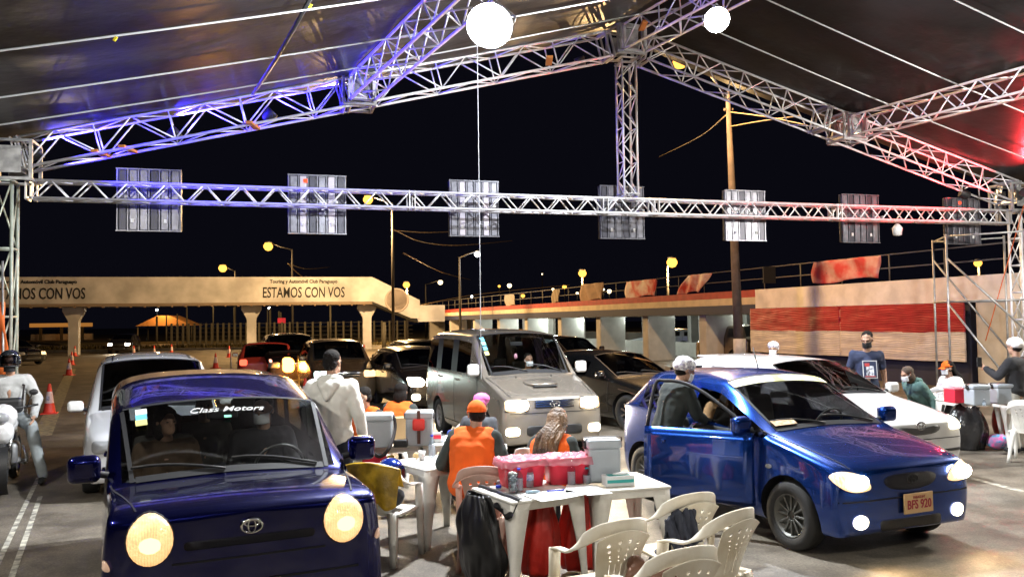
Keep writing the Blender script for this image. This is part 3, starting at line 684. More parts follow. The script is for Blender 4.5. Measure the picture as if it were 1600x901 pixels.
# ================================================================== CARS
M_glass = glass('car_glass', (.90, .93, .91), .07)
M_glassd = glass('tinted_glass', (.05, .05, .055), .09)
M_glassm = glass('windscreen_dim', (.28, .30, .30), .09)
M_lens = lamp_mat('headlamp_warm', (1, .62, .26), 1.5)
M_lensw = lamp_mat('headlamp_white', (1, .86, .6), 6)
M_bulb = lamp_mat('bulb_hot', (1, .90, .70), 30)
M_lensg = mat('lit_glass_lens', (.8, .75, .65), .1, .1, coat=1, emit=(1, .62, .28), es=1.5, ev=.3, var=.5, vscale=16, bump=.5, bscale=30)
M_lensoff = mat('lens_unlit', (.35, .36, .38), .08, .2, coat=1)
M_amber = lamp_mat('amber_signal', (1, .38, .05), 12)
M_redl = lamp_mat('tail_red', (1, .10, .05), 2.5)
M_plw = mat('number_plate', (.75, .70, .66), .5); M_pln = mat('plate_ink', (.35, .02, .05), .6); M_plo = mat('plate_orange_lit', (.62, .42, .22), .5)
M_green = mat('sticker_green', (.25, .7, .5), .5); M_blue = mat('sticker_blue', (.15, .5, .7), .5); M_yel = mat('sticker_yellow', (.75, .7, .25), .5)

def rows_for(c):
    L, W, H = c['L'], c['W'], c['H']; hw = W / 2; zf, zc, zt = c['zf'], c['zc'], c['zt']; wr = c.get('wr', .78) * hw; out = []
    zb = c.get('zb', .2); bl = c.get('round', 1.0)
    def ring(s, zb, ws, wm, zm, wb, zbl, w6, z6, w7, z7, w8, z8, z9): out.append((s, [(0, zb), (ws, zb), (wm * .985, zb + .14), (wm, zm), (wb, zbl - .05), (wb - .012, zbl), (w6, z6), (w7, z7), (w8, z8), (0, z9)]))
    def hood(s, k, z, zb_, drop=0): ring(s, zb_, hw * k * .93, hw * k, zb_ + .32, hw * k * .965 - drop, z - .06, hw * k * (.945 if c.get('sq') else .90), z - (.018 if c.get('sq') else .025), hw * k * (.85 if c.get('sq') else .78), z, hw * k * .42, z + .012, z + .02)
    xc, xh, xr, xb = c['xc'], c['xh'], c['xr'], c['xb']
    bk = c.get('blunt', .78); hood(0, bk, zf - .10 * bl, zb + .05); hood(.06, bk + .10, zf - .04 * bl, zb + .01); hood(.20, .965, zf, zb); hood(.5 * xc + .1, .99, zf + (zc - zf) * .55, zb)
    out_h = len(out); hood(xc - .06, 1, zc - .015, zb)
    def belt(s): return zc + (c.get('zbr', zc) - zc) * (s - xc) / (L - xc)
    hood(xc, 1, zc, zb); i_c = len(out) - 1
    def G(s, H_, k=1):
        z = belt(s); ring(s, zb, hw * .93, hw, zb + .35, hw * .985, z, wr + .03, H_ - .17, wr - .03, H_ - .055, wr * .55, H_ - .012, H_)
    pil = []; G(xh, H - c.get('hd', .035)); pil.append(len(out) - 1)
    for s in c['pillars']:   # centres of pillars
        G(s - .035, H); G(s + .035, H)
    G(xr, H - .03); i_r = len(out) - 1
    z = belt(xb); zt_ = zt
    ring(xb, zb, hw * .93, hw * .985, zb + .35, hw * .96, z, hw * .90, max(zt_ - .03, z), hw * .80, zt_, hw * .42, zt_ + .01, zt_ + .015)
    if L - xb > .25:
        ring(L - .14, zb, hw * .90, hw * .95, zb + .33, hw * .92, z - .02, hw * .86, zt_ - .05, hw * .76, zt_ - .03, hw * .40, zt_ - .02, zt_ - .015)
    ring(L - .03, zb + .03, hw * .82, hw * .90, zb + .3, hw * .86, zt_ - .16, hw * .80, zt_ - .12, hw * .7, zt_ - .10, hw * .38, zt_ - .09, zt_ - .09)
    ring(L, zb + .08, hw * .70, hw * .80, zb + .3, hw * .76, zt_ - .24, hw * .70, zt_ - .2, hw * .6, zt_ - .19, hw * .32, zt_ - .18, zt_ - .18)
    return out, i_c, i_r

def car(c):
    """local frame: x forward is -x here reversed: front bumper at x=0, rear at x=-L; y to the car's left"""
    L, W, H = c['L'], c['W'], c['H']; hw = W / 2; xc_ = c['xc']
    yaw = c['yaw']; fd = Vector((math.sin(yaw), -math.cos(yaw), 0))
    t = thing('car' if 'name' not in c else c['name'], c['label'], c.get('cat', 'car'), c['front'], math.atan2(fd.y, fd.x), 'vehicles waiting under and near the canopy')
    rows, ic, ir = rows_for(c); bm = bmesh.new(); V = []
    for s, pr in rows:
        V.append(([bm.verts.new((-s, y, z)) for y, z in pr], [bm.verts.new((-s, -y, z)) if y else None for y, z in pr]))
    for a, b_ in V:
        for i in range(10):
            if b_[i] is None: b_[i] = a[i]
    cl = bm.edges.layers.float.new('crease_edge')
    nP = len(c['pillars'])
    def mi(i, j, sd):
        if i == ic and j in (7, 8): return 2
        if i == ic and j == 5 and c.get('quarter'): return 3 + (sd > 0)
        if j == 5 and ic < i < ir:
            k = i - ic - 1    # intervals: 0 =front door, 1 = pillar, 2 = next...
            if k % 2 == 0 and k // 2 < c.get('nwin', 99): return 5 + (k // 2) * 2 + (sd > 0)
            if c.get('darkpil'): return 1
        if i == ir and j in (7, 8): return 20
        return 0
    def quad(vs, m, sm=True):
        vs = list(dict.fromkeys(vs))
        if len(vs) < 3: return
        try: f = bm.faces.new(vs); f.material_index = m; f.smooth = sm
        except ValueError: pass
    for i in range(len(V) - 1):
        for sd in (0, 1):
            A, B = V[i][sd], V[i + 1][sd]
            for j in range(9):
                q = [A[j], A[j + 1], B[j + 1], B[j]]; quad(q if sd else q[::-1], mi(i, j, sd))
    for e, fl in ((0, 0), (-1, 1)):
        A, B = V[e]
        for j in range(9):
            q = [A[j], A[j + 1], B[j + 1], B[j]]; quad(q[::-1] if fl else q, 0)
    bmesh.ops.recalc_face_normals(bm, faces=bm.faces)
    def cr(v1, v2, k):
        e = bm.edges.get((v1, v2))
        if e: e[cl] = k
    for sd in (0, 1):
        for j in range(5, 9): cr(V[ic][sd][j], V[ic][sd][j + 1], .75); cr(V[ic + 1][sd][j], V[ic + 1][sd][j + 1], .5); cr(V[ir][sd][j], V[ir][sd][j + 1], .5); cr(V[ir + 1][sd][j], V[ir + 1][sd][j + 1], .7)
        for i in range(len(V) - 1):
            if i >= ic - 3: cr(V[i][sd][5], V[i + 1][sd][5], .8 if ic <= i <= ir else .35)
            if ic <= i <= ir: cr(V[i][sd][6], V[i + 1][sd][6], .6)
            cr(V[i][sd][1], V[i + 1][sd][1], .6)
        cr(V[ic][sd][6], V[ic + 1][sd][6], .6); cr(V[ic][sd][7], V[ic + 1][sd][7], .6)
    me = bpy.data.meshes.new('tmp'); bm.to_mesh(me); bm.free()
    mats = [c['paint'], M_black] + [M_glass] * 20
    for m in mats: me.materials.append(m)
    ob = bpy.data.objects.new('tmp', me); S.collection.objects.link(ob)
    sb = ob.modifiers.new('s', 'SUBSURF'); sb.levels = 2; sb.render_levels = 2
    cuts = []; wr_, xa, xz_ = c['wheel'], c['axf'], c['axr']
    for x in (-xa, -xz_):
        for y in (-1, 1):
            b = MB(); b.mi = 1; b.lathe([(wr_ + .055, -.17), (wr_ + .055, .25)], 28, Matrix.Translation((x, y * hw, wr_)) @ Matrix.Rotation(R(-90 * y), 4, 'X'))
            co = b.build('cut', mats[:2]); cuts.append(co)
            bo = ob.modifiers.new('b', 'BOOLEAN'); bo.object = co; bo.operation = 'DIFFERENCE'; bo.solver = 'EXACT'
    dg = bpy.context.evaluated_depsgraph_get(); dg.update()
    full = bpy.data.meshes.new_from_object(ob.evaluated_get(dg))
    bpy.data.objects.remove(ob)
    for o in cuts: bpy.data.objects.remove(o)
    fb = bmesh.new(); fb.from_mesh(full); bmesh.ops.triangulate(fb, faces=fb.faces[:]); bvh = BVHTree.FromBMesh(fb); fb.free()
    groups = {}
    for p in full.polygons: groups.setdefault(p.material_index if p.material_index > 1 else 0, 0)
    def sub(idx):
        b = bmesh.new(); b.from_mesh(full)
        bmesh.ops.delete(b, geom=[f for f in b.faces if (f.material_index if f.material_index > 1 else 0) != idx], context='FACES')
        me = bpy.data.meshes.new('p'); b.to_mesh(me); b.free(); return me
    gl = c.get('glass', M_glassd); wsg = c.get('wsglass', M_glassm)
    for idx in groups:
        me = sub(idx)
        if idx == 0:
            me.materials.append(c['paint']); me.materials.append(M_black)
            me.set_sharp_from_angle(angle=R(48)); link('body', me, t)
        else:
            nm = 'windscreen' if idx == 2 else ('rear_window' if idx == 20 else 'side_window')
            for p in me.polygons: p.material_index = 0
            me.materials.append(wsg if idx == 2 else gl)
            o = link(nm, me, t)
            if c.get('open_window') == idx: bpy.data.objects.remove(o)
    bpy.data.meshes.remove(full)
    # --- projection helpers
    D = {'F': (Vector((-1, 0, 0)), lambda a, b: Vector((1.5, a, b))), 'B': (Vector((1, 0, 0)), lambda a, b: Vector((-L - 1.5, a, b))),
         'L': (Vector((0, -1, 0)), lambda a, b: Vector((a, 3, b))), 'R': (Vector((0, 1, 0)), lambda a, b: Vector((a, -3, b))), 'T': (Vector((0, 0, -1)), lambda a, b: Vector((a, b, 3)))}
    def hit(ax, a, b, off):
        d, f = D[ax]; o = f(a, b); h = bvh.ray_cast(o, d)
        p = h[0] if h[0] else bvh.find_nearest(Vector((0 if ax == 'F' else (-L if ax == 'B' else a), a if ax in 'FB' else (hw if ax == 'L' else -hw), b)) if ax != 'T' else Vector((a, b, H)))[0]
        return p - d * off
    def patch(name, ax, pts, m, off=.012, dome=0, par=None, rings=(1, .96, .7, .4)):
        if len(pts) < 12:
            for _ in range(2): pts = [q for i in range(len(pts)) for q in ((pts[i][0] * .75 + pts[(i + 1) % len(pts)][0] * .25, pts[i][1] * .75 + pts[(i + 1) % len(pts)][1] * .25), (pts[i][0] * .25 + pts[(i + 1) % len(pts)][0] * .75, pts[i][1] * .25 + pts[(i + 1) % len(pts)][1] * .75))]
        cx = sum(p[0] for p in pts) / len(pts); cy_ = sum(p[1] for p in pts) / len(pts); b = MB(); RR = []
        for q, k in enumerate(rings):
            o = -.02 if q == 0 else off + dome * (1 - k * k)
            RR.append([b.bm.verts.new(hit(ax, cx + (x - cx) * k, cy_ + (y - cy_) * k, o)) for x, y in pts])
        n = len(pts)
        for q in range(len(RR) - 1):
            for i in range(n): b._f([RR[q][i], RR[q][(i + 1) % n], RR[q + 1][(i + 1) % n], RR[q + 1][i]], q > 0)
        cc = b.bm.verts.new(hit(ax, cx, cy_, off + dome))
        for i in range(n): b._f([RR[-1][i], RR[-1][(i + 1) % n], cc], True)
        return b.build(name, m, par or t)
    def seam(ax, pts, wd=.012, m=M_trim, name='panel_gap', off=.004):
        b = MB(); P = []
        for i in range(len(pts) - 1):
            p, q = Vector(pts[i]), Vector(pts[i + 1]); n = max(1, int((q - p).length / .05))
            for k in range(n): P.append(p.lerp(q, k / n))
        P.append(Vector(pts[-1])); prev = None
        for i, p in enumerate(P):
            tt = (P[min(i + 1, len(P) - 1)] - P[max(i - 1, 0)]).normalized(); nn = Vector((-tt.y, tt.x)) * wd / 2
            a, b_ = b.bm.verts.new(hit(ax, *(p + nn), off)), b.bm.verts.new(hit(ax, *(p - nn), off))
            if prev: b._f([prev[0], a, b_, prev[1]], True)
            prev = (a, b_)
        return b.build(name, m, t)
    def rr(cx, cy_, w_, h_, r, n=5, sk=0):
        out = []
        for (sx, sy, a0) in ((1, 1, 0), (-1, 1, 90), (-1, -1, 180), (1, -1, 270)):
            for k in range(n): a = R(a0 + 90 * k / (n - 1)); x, y = cx + sx * (w_ / 2 - r) + r * math.cos(a), cy_ + sy * (h_ / 2 - r) + r * math.sin(a); out.append((x, y + sk * (x - cx)))
        return out
    c['t'], c['patch'], c['seam'], c['rr'], c['hit'] = t, patch, seam, rr, hit
    xh_, wr2 = c['xh'], c.get('wr', .78) * hw
    seam('T', [(-xc_ - .02, -.74 * hw), (-xc_ - .035, 0), (-xc_ - .02, .74 * hw)], .06, M_trim, 'cowl_trim', .006)
    for sd in (-1, 1): seam('T', [(-xc_ - .0, sd * .765 * hw), (-xh_ + .02, sd * (wr2 - .045))], .028, M_trim, 'screen_edge', .005)
    seam('T', [(-xh_ + .0, -wr2 + .05), (-xh_ + .0, wr2 - .05)], .03, M_trim, 'screen_edge', .005)
    # wheels
    for x, ax in ((-xa, 0), (-xz_, 1)):
        for sd in (-1, 1):
            M = Matrix.Translation((x, sd * (hw - .115), wr_)) @ Matrix.Rotation(R(-90 * sd), 4, 'X')
            w_ = MB().lathe([(wr_ * .62, -.09), (wr_ * .93, -.095), (wr_, -.06), (wr_, .06), (wr_ * .93, .095), (wr_ * .66, .09), (wr_ * .6, .06)], 36, M, True).build('wheel', M_rubber, t)
            rm = c.get('rim', M_galv); b = MB(); b.lathe([(.01, .03), (wr_ * .16, .05), (wr_ * .2, .02), (wr_ * .21, -.02), (wr_ * .58, -.03), (wr_ * .64, .085), (wr_ * .6, .08), (wr_ * .53, -.05), (.02, -.06)], 30, M)
            ns = c.get('spokes', 7)
            rim = b.build('rim', M_trim if c.get('darkrim') else rm, w_)
            b = MB()
            for k in range(ns):
                a = 2 * math.pi * k / ns; b.box(M @ Vector((math.cos(a) * wr_ * .38, math.sin(a) * wr_ * .38, .05)), (wr_ * .5, c.get('spw', .035), .022), .004, rot=(M.to_3x3() @ Matrix.Rotation(a, 3, 'Z')))
            b.build('spoke_pattern', rm, w_)
    # interior
    xc = c['xc']; zfl = .38
    b = MB(); b.box((-(xc + L - .2) / 2 - .1, 0, zfl - .04), (L - xc - .5, W - .3, .08)); b.box((-xc - .17, 0, c['zc'] - .12), (.42, W - .28, .2), .05); b.build('cabin_floor', M_int, t)
    xs = c['xh'] + .45
    for y in (-.36, .36):
        b = MB(); b.box((-xs, y, .58), (.5, .48, .16), .05); b.box((-xs - .28, y, .88), (.14, .46, .58), .05, rot=Euler((0, -.18, 0)).to_matrix()); b.box((-xs - .36, y, 1.24), (.08, .26, .17), .035); b.build('seat', M_seat, t)
    if L > 3.4 and 'rearseat' not in c:
        xr_ = min(xs + 1.1, c['xr'] - .6); xs = xr_ - 1.1; b = MB(); b.box((-xs - 1.1, 0, .58), (.5, W - .42, .16), .05); b.box((-xs - 1.4, 0, .9), (.14, W - .42, .6), .05, rot=Euler((0, -.18, 0)).to_matrix())
        for y in (-.4, .4): b.box((-xs - 1.46, y, 1.26), (.08, .24, .15), .035)
        b.build('rear_bench', M_seat, t)
    wy = c.get('wheel_side', .36)
    MB().lathe([(.165, -.012), (.18, 0), (.165, .012), (.155, 0)], 24, Matrix.Translation((-xc - .42, wy, c['zc'] - .02)) @ Matrix.Rotation(R(-62), 4, 'Y'), True).build('steering_wheel', M_black, t)
    xm = -(xc * .35 + c['xh'] * .65); MB().box((xm - .20, 0, H - .25), (.03, .22, .065), .012).build('inner_mirror', M_trim, t)
    # mirrors, wipers
    for sd in (-1, 1):
        x = -(xc + c.get('mx', .18)); y = sd * (hw + .085); z = c['zc'] + c.get('mz', .06); mh = c.get('mh', .075)
        b = MB(); b.box((x, y, z), (.11, .19, mh * 1.9), .045, seg=4); o = b.build('side_mirror', c.get('mirror', c['paint']), t); MB().box((x - .057, y, z), (.006, .15, mh * 1.45), .002).build('mirror_glass', M_chrome, o)
        MB().tube([(x - .01, sd * (hw - .05), z - .05), (x, y, z - .02)], .022, 8).build('mirror_stalk', M_trim, o)
    if c.get('wipers', 1):
        for y0, y1 in ((.55, .0), (-.05, -.62)):
            b = MB(); p = [hit('T', -(xc + .02 + .10 * math.sin(k / 6 * 1.8)), y0 + (y1 - y0) * k / 6, .02) for k in range(7)]; b.tube(p, .01, 6); b.build('wiper', M_black, t)
    zd = .26
    doors = c.get('doors')
    if doors:
        for ax in 'LR':
            if c.get('opendoor') == ax: continue
            for k in range(len(doors)):
                z1 = c['zc'] + .02; seam(ax, [(-doors[k], .33), (-doors[k], z1)])
            seam(ax, [(-doors[0], .33), (-doors[-1], .33)])
            for k in range(1, len(doors)):
                h = hit(ax, -doors[k] + .16, c['zc'] - .12, .012); MB().box(h, (.17, .035, .03), .01).build('door_handle', c.get('handle', c['paint']), t)
    return c
def plate(c, s, z, y=0, ax='F', m=None, w_=.32, h_=.165, ink=None):
    h = c['hit'](ax, y, z, .02); sg = 1 if ax == 'F' else -1
    b = MB().box(h + Vector((sg * .01, 0, 0)), (.016, w_, h_), .004).build('number_plate', m or M_plw, c['t'])
    if s:
        M = Matrix.Translation(h + Vector((sg * .021, 0, -.012))) @ Matrix.Rotation(R(90 * sg), 4, 'Z') @ Matrix.Rotation(R(90), 4, 'X')
        text('characters', s, .105, ink or M_pln, b, M, .001, .82, bold=.002)
        text('country_name', 'PARAGUAY', .034, ink or M_pln, b, Matrix.Translation((0, 0, .062)) @ M, .001, .8)
def emblem(c, z, y=0, m=None, r=.055, ring3=True, off=.012):
    h = c['hit']('F', y, z, off); b = MB()
    def el(cy_, cz, ry, rz, w_):
        b.tube([h + Vector((.006, cy_ + ry * math.cos(a * math.pi / 12), cz + rz * math.sin(a * math.pi / 12))) for a in range(25)], w_, 6, cap=False)
    el(0, 0, r * 1.35, r * .92, .007)
    if ring3: el(0, 0, r * .5, r * .86, .005); el(0, r * .35, r * .95, r * .38, .005)
    return b.build('emblem', m or M_chrome, c['t'])
def carpos(px, Y, z=0): v = xz(px, Y, z); v.z = 0; return v
def beam(c, y, z, pw, spot=75, col=(1, .78, .5), dz=-.12, dx=.25):
    light('headlamp_beam', 'SPOT', (dx, y, z), col, pw, .07, c['t'], target=(dx + 3, y, z + dz * 3), spot=spot, blend=.8)
W3 = math.radians
# ---- 1 blue minivan, nearest
P_bl = paint('deep_blue_paint', (.003, .005, .085), .855, .12); P_by = paint('bright_blue_paint', (.006, .045, .27), .8, .12)
P_sil = paint('silver_paint', (.62, .63, .66), .12, .06); P_bei = paint('champagne_paint', (.30, .265, .22), .5, .1); P_wh = mat('white_car_paint', (.78, .78, .77), .3, 0, coat=1, var=.04)
P_blk = paint('black_paint', (.006, .006, .006), 0, .1); P_gold = paint('gold_paint', (.24, .17, .10), .6, .1); P_dk = paint('dark_brown_paint', (.016, .012, .010), .1, .1); P_redlit = mat('red_lit_car_paint', (.45, .05, .03), .35, .2, coat=1)  # last paint holds the red brake light falling on a white car
c = car(dict(name='minivan', cat='minivan', label='deep blue minivan with glowing oval headlights and a masked driver', L=4.1, W=1.60, H=1.64, hd=.13, sq=1, blunt=.90, zf=1.05, zc=1.055, zt=1.12, zbr=1.12, xc=.84, xh=1.64, xr=3.85, xb=4.02, pillars=[2.45, 3.35], quarter=1, wheel=.30, axf=.78, axr=3.45, wr=.90, yaw=R(25), front=Vector((-1.50, 4.78, 0)), paint=P_bl, glass=M_glassm, wsglass=M_glass, doors=[1.25, 2.42, 3.35], zb=.2, wheel_side=.36, mh=.09, mx=.10, mz=.10, round=.75))
p, rr, sm = c['patch'], c['rr'], c['seam']
for sd in (-1, 1):
    el = [(sd * .53 + .122 * math.cos(a * math.pi / 12), .885 + .14 * math.sin(a * math.pi / 12)) for a in range(24)]
    p('headlight_surround', 'F', [(sd * .53 + (x - sd * .53) * 1.07, .885 + (y - .885) * 1.07) for x, y in el], M_trim, .004)
    o = p('headlight', 'F', el, mat('glowing_lens', (.9, .7, .45), .12, 0, coat=1, emit=(1, .55, .21), es=.95, ev=.2, var=.35, vscale=14, bump=.6, bscale=40), .02, .05)
    h = c['hit']('F', sd * .53, .87, .05); MB().ell(h, (.035, .06, .05)).build('bulb_glow', lamp_mat('soft_bulb', (1, .74, .40), 1.6), o)
    p('corner_light', 'F', [(sd * (.74 + .02 * k), z) for k, z in ((-1.2, .735), (1.6, .745), (1.6, .79), (.2, .80))][::sd], mat('corner_lens', (.5, .36, .28), .15, coat=1, emit=(1, .6, .4), es=.25), .02, .01)
p('upper_grille', 'F', rr(0, .83, .74, .05, .02), mat('grille_mesh', (.012, .012, .018), .6, bump=.6, bscale=150, spec=.2), .006)
p('lower_grille', 'F', rr(0, .40, .9, .14, .05), M_black, .006)
emblem(c, .91, m=M_chrome, r=.042); plate(c, '', .52, m=M_plo)
sm('F', [(-.42, .74), (.42, .74)], .01); sm('F', [(-.62, .60), (.62, .60)], .012); sm('T', [(-.10, -.60), (-.86, -.735)], .01); sm('T', [(-.10, .60), (-.86, .735)], .01)
# windscreen decal, stickers
def on_ws(c, y, k, off=.02):
    """point on the windscreen k=0 base .. 1 top"""
    x = -(c['xc'] + (c['xh'] - c['xc']) * k); return c['hit']('T', x, y, off)
def ws_frame(c, y, k, off=.022):
    o = on_ws(c, y, k, off); a = on_ws(c, y + .05, k, off); b_ = on_ws(c, y, k - .06, off)
    X = (a - o).normalized(); Yv = (o - b_).normalized(); Z = X.cross(Yv).normalized(); Yv = Z.cross(X); M = Matrix((X, Yv, Z)).transposed().to_4x4(); M.translation = o; return M
o = text('windscreen_lettering', 'Class Motors', .092, mat('white_vinyl', (.85, .85, .85), .6), c['t'], ws_frame(c, .02, .82, .0), .0003, 1.05, .35, .001)
for v in o.data.vertices: v.co = c['hit']('T', v.co.x, v.co.y, .006)
for k, (kk, m) in enumerate(((.87, M_paper), (.79, M_blue), (.71, M_yel))):
    MB().box((0, 0, 0), (.075, .07, .003)).build('windscreen_sticker', m, c['t']).matrix_local = ws_frame(c, -.55, kk)
MB().box((0, 0, 0), (.05, .03, .003)).build('windscreen_sticker', M_green, c['t']).matrix_local = ws_frame(c, .02, .68)
sm('L', [(-.15, .2), (-.15, .9)], .01)
beam(c, -.6, .75, 60); beam(c, .6, .75, 60)
MINI = c
# ---- 2 silver wagon behind
c = car(dict(label='silver wagon queued directly behind the blue minivan', L=4.3, W=1.69, H=1.64, zf=.80, zc=.96, zt=1.0, zbr=1.0, xc=1.15, xh=1.85, xr=3.9, xb=4.15, pillars=[2.55, 3.45], wheel=.30, axf=.8, axr=3.4, yaw=R(25.5), front=Vector((-4.25, 10.0, 0)), paint=P_sil, doors=[1.3, 2.5, 3.4], mirror=P_wh, glass=M_glassd, wsglass=M_glassd))
c['patch']('grille', 'F', c['rr'](0, .62, .7, .12, .04), M_black, .01)
for sd in (-1, 1): c['patch']('headlight', 'F', c['rr'](sd * .58, .64, .28, .15, .05), M_lensoff, .012, .03)
c['seam']('T', [(-1.95, -.5), (-3.8, -.5)], .02, M_trim, 'roof_rail'); c['seam']('T', [(-1.95, .5), (-3.8, .5)], .02, M_trim, 'roof_rail')
# ---- 3 silver van
c = car(dict(name='van', cat='van', label='silver passenger van with bonnet scoop and glaring headlights, plate ending in 652', L=4.5, W=1.69, H=1.91, zf=.95, zc=1.18, zt=1.2, zbr=1.18, xc=.95, xh=1.62, xr=4.25, xb=4.4, pillars=[2.5, 3.5], quarter=0, wheel=.32, axf=.82, axr=3.5, wr=.86, sq=1, blunt=.86, yaw=R(20.5), front=carpos(868, 12.45), paint=P_bei, glass=M_glassd, wsglass=M_glass, doors=[1.2, 2.45, 3.5], mirror=P_wh, darkpil=1, mh=.10, mz=.10, mx=.1, rim=M_galv))
p, rr, sm = c['patch'], c['rr'], c['seam']
for sd in (-1, 1):
    p('headlight_surround', 'F', rr(sd * .60, .80, .40, .20, .05), M_trim, .006)
    o = p('headlight', 'F', rr(sd * .59, .80, .36, .17, .045), M_lensg, .014, .03)
    h = c['hit']('F', sd * .56, .80, .06); MB().ell(h, (.03, .13, .085)).build('bulb_glow', M_bulb, o)
    o = p('fog_lamp', 'F', rr(sd * .66, .42, .22, .13, .05), M_lensw, .014, .02)
p('grille', 'F', rr(0, .81, .66, .13, .03), M_black, .008)
for z in (.775, .81, .845): sm('F', [(-.31, z), (.31, z)], .014, M_chrome, 'grille_slat', .016)
emblem(c, .81, r=.055, off=.02); p('bumper_opening', 'F', rr(0, .42, .92, .15, .05), M_black, .008); plate(c, 'OPN 652', .45)
h = c['hit']('T', -.56, 0, 0); MB().ell(h, (.22, .28, .045), rot=Euler((0, .12, 0)).to_matrix(), sub=3).build('bonnet_scoop', c['paint'], c['t']); MB().box(c['hit']('T', -.36, 0, .018), (.05, .40, .028), .012).build('scoop_mouth', M_black, c['t'])
sm('F', [(-.7, .68), (.7, .68)], .012); sm('T', [(-.08, -.66), (-.93, -.76)], .01); sm('T', [(-.08, .66), (-.93, .76)], .01)
for y in (-.3, .3): p('washer_jet', 'T', rr(-.82, y, .03, .03, .01), M_black, .012)
for k, (kk, m) in enumerate(((.86, M_blue), (.74, M_green), (.62, M_blue), (.5, M_yel))): MB().box((0, 0, 0), (.07, .085, .003)).build('windscreen_sticker', m, c['t']).matrix_local = ws_frame(c, -.62, kk)
MB().box((-1.12, -.38, 1.15), (.2, .42, .05), .01).build('red_folder', mat('folder_red', (.7, .04, .04), .5), c['t']); MB().box((-1.12, .08, 1.15), (.2, .4, .05), .01).build('blue_folder', mat('folder_blue', (.05, .12, .55), .5), c['t'])
MB().ell((-1.62, .0, 1.45), (.03, .03, .05)).build('hanging_ornament', mat('ornament_pink', (.6, .3, .4), .5), c['t'])
beam(c, -.6, .8, 420); beam(c, .6, .8, 420); VAN = c
# ---- 4 bright blue hatch, open door on image left (car's right side)
c = car(dict(label='bright blue hatchback with its front door open and headlights on', L=3.54, W=1.66, H=1.5, zf=.835, zc=.99, zt=1.05, zbr=1.05, xc=.90, xh=1.70, xr=3.08, xb=3.4, pillars=[2.12], quarter=1, wheel=.30, axf=.60, axr=2.97, wr=.76, blunt=.83, yaw=R(23), front=Vector((3.38, 7.16, 0)), paint=P_by, glass=M_glassd, wsglass=M_glass, doors=[1.0, 2.1, 2.85], opendoor='R', open_window=6, rim=mat('dark_rim', (.12, .12, .11), .5, .6), spokes=12, spw=.02, mh=.08, wheel_side=.36, mirror=P_by))
# passenger window on the car's right is removed below together with a black patch for the shaded door opening
p, rr, sm = c['patch'], c['rr'], c['seam']
for sd in (-1, 1):
    pts = [(sd * .43, .61), (sd * .52, .585), (sd * .66, .59), (sd * .75, .64), (sd * .77, .72), (sd * .72, .765), (sd * .60, .755), (sd * .49, .70)]
    pts = pts if sd > 0 else pts[::-1]
    o = p('headlight', 'F', pts, M_lensg, .012, .035)
    h = c['hit']('F', sd * .60, .675, .045); MB().ell(h, (.04, .10, .065)).build('bulb_glow', M_bulb, o)
    pts2 = [(x + sd * .02, y) for x, y in ((sd * .80, .60), (sd * .815, .70), (sd * .79, .72), (sd * .77, .62))]
    o = p('fog_lamp', 'F', [(sd * .56 + .075 * math.cos(a * math.pi / 8), .34 + .06 * math.sin(a * math.pi / 8)) for a in range(16)], M_lensw, .014, .02)
p('grille', 'F', [(-.32, .70), (-.29, .60), (-.10, .565), (.10, .565), (.29, .60), (.32, .70), (0, .715)], mat('grille_mesh', (.012, .012, .018), .6), .008)
emblem(c, .66, r=.045, m=M_trim, off=.015); plate(c, 'BFS 920', .455, y=.05, m=M_plo, w_=.33, h_=.17)
p('lower_grille', 'F', rr(0, .29, .72, .09, .03), M_black, .006); sm('F', [(-.75, .51), (.75, .51)], .012); sm('T', [(-.06, -.62), (-.98, -.74)], .01); sm('T', [(-.06, .62), (-.98, .74)], .01)
o = p('side_indicator', 'R', [(-.83 + .04 * math.cos(a * math.pi / 6), .70 + .022 * math.sin(a * math.pi / 6)) for a in range(12)], M_lensoff, .01, .01)
# sun strip across the windscreen
b = MB(); n = 16
for k in range(n):
    y0, y1 = -.60 + 1.20 * k / n, -.60 + 1.20 * (k + 1) / n; b.mi = 0; b.face([on_ws(c, y0, .83, .012), on_ws(c, y1, .83, .012), on_ws(c, y1, .96, .012), on_ws(c, y0, .96, .012)], True)
b.build('sun_strip', mat('sun_strip', (.78, .78, .72), .6, var=.25, vscale=6, col2=(.72, .66, .2)), c['t'])
MB().box((0, 0, 0), (.26, .085, .003)).build('windscreen_sticker', mat('orange_sticker', (.75, .5, .3), .6, var=.5, vscale=30), c['t']).matrix_local = ws_frame(c, -.50, .10)
b = MB().tube([(-1.93, 0, 1.49), (-2.01, 0, 1.72)], .007, 6); b.build('antenna', M_black, c['t'])
# black patch on the body standing in for the shaded door opening, and the open door leaf
H0 = c['hit']
seam_pts = [(-1.14, .32), (-1.14, .98), (-1.80, 1.36), (-2.58, 1.38), (-2.60, .98), (-2.60, .32), (-1.14, .32)]
p('aperture_shade_patch', 'R', [(-1.03, .98), (-1.03, .36), (-1.3, .34), (-1.7, .34), (-2.05, .36), (-2.07, .98), (-1.7, .985), (-1.3, .985)], M_black, .006)
dr = Matrix.Translation((-1.02, -.80, 0)) @ Matrix.Rotation(R(33), 4, 'Z')
def dxy(u, z):
    """door leaf surface; u back from the hinge"""
    k = (z - .3) / .68; out = .03 + .03 * math.sin(min(1, max(0, k)) * 3.14)
    inn = 0 if z <= .98 else (z - .98) * .42
    return dr @ Vector((-u, -out + inn, z))
b = MB(); b.grid(lambda u, v: dxy(.0 + 1.08 * u, .32 + .66 * v), 12, 8)
o = b.build('open_door', P_by, c['t']); solid(o, .06, 1)
tops = [(0.0, .98), (.12, 1.06), (.35, 1.21), (.58, 1.34), (.78, 1.41), (.96, 1.42), (1.06, 1.38), (1.08, .98)]
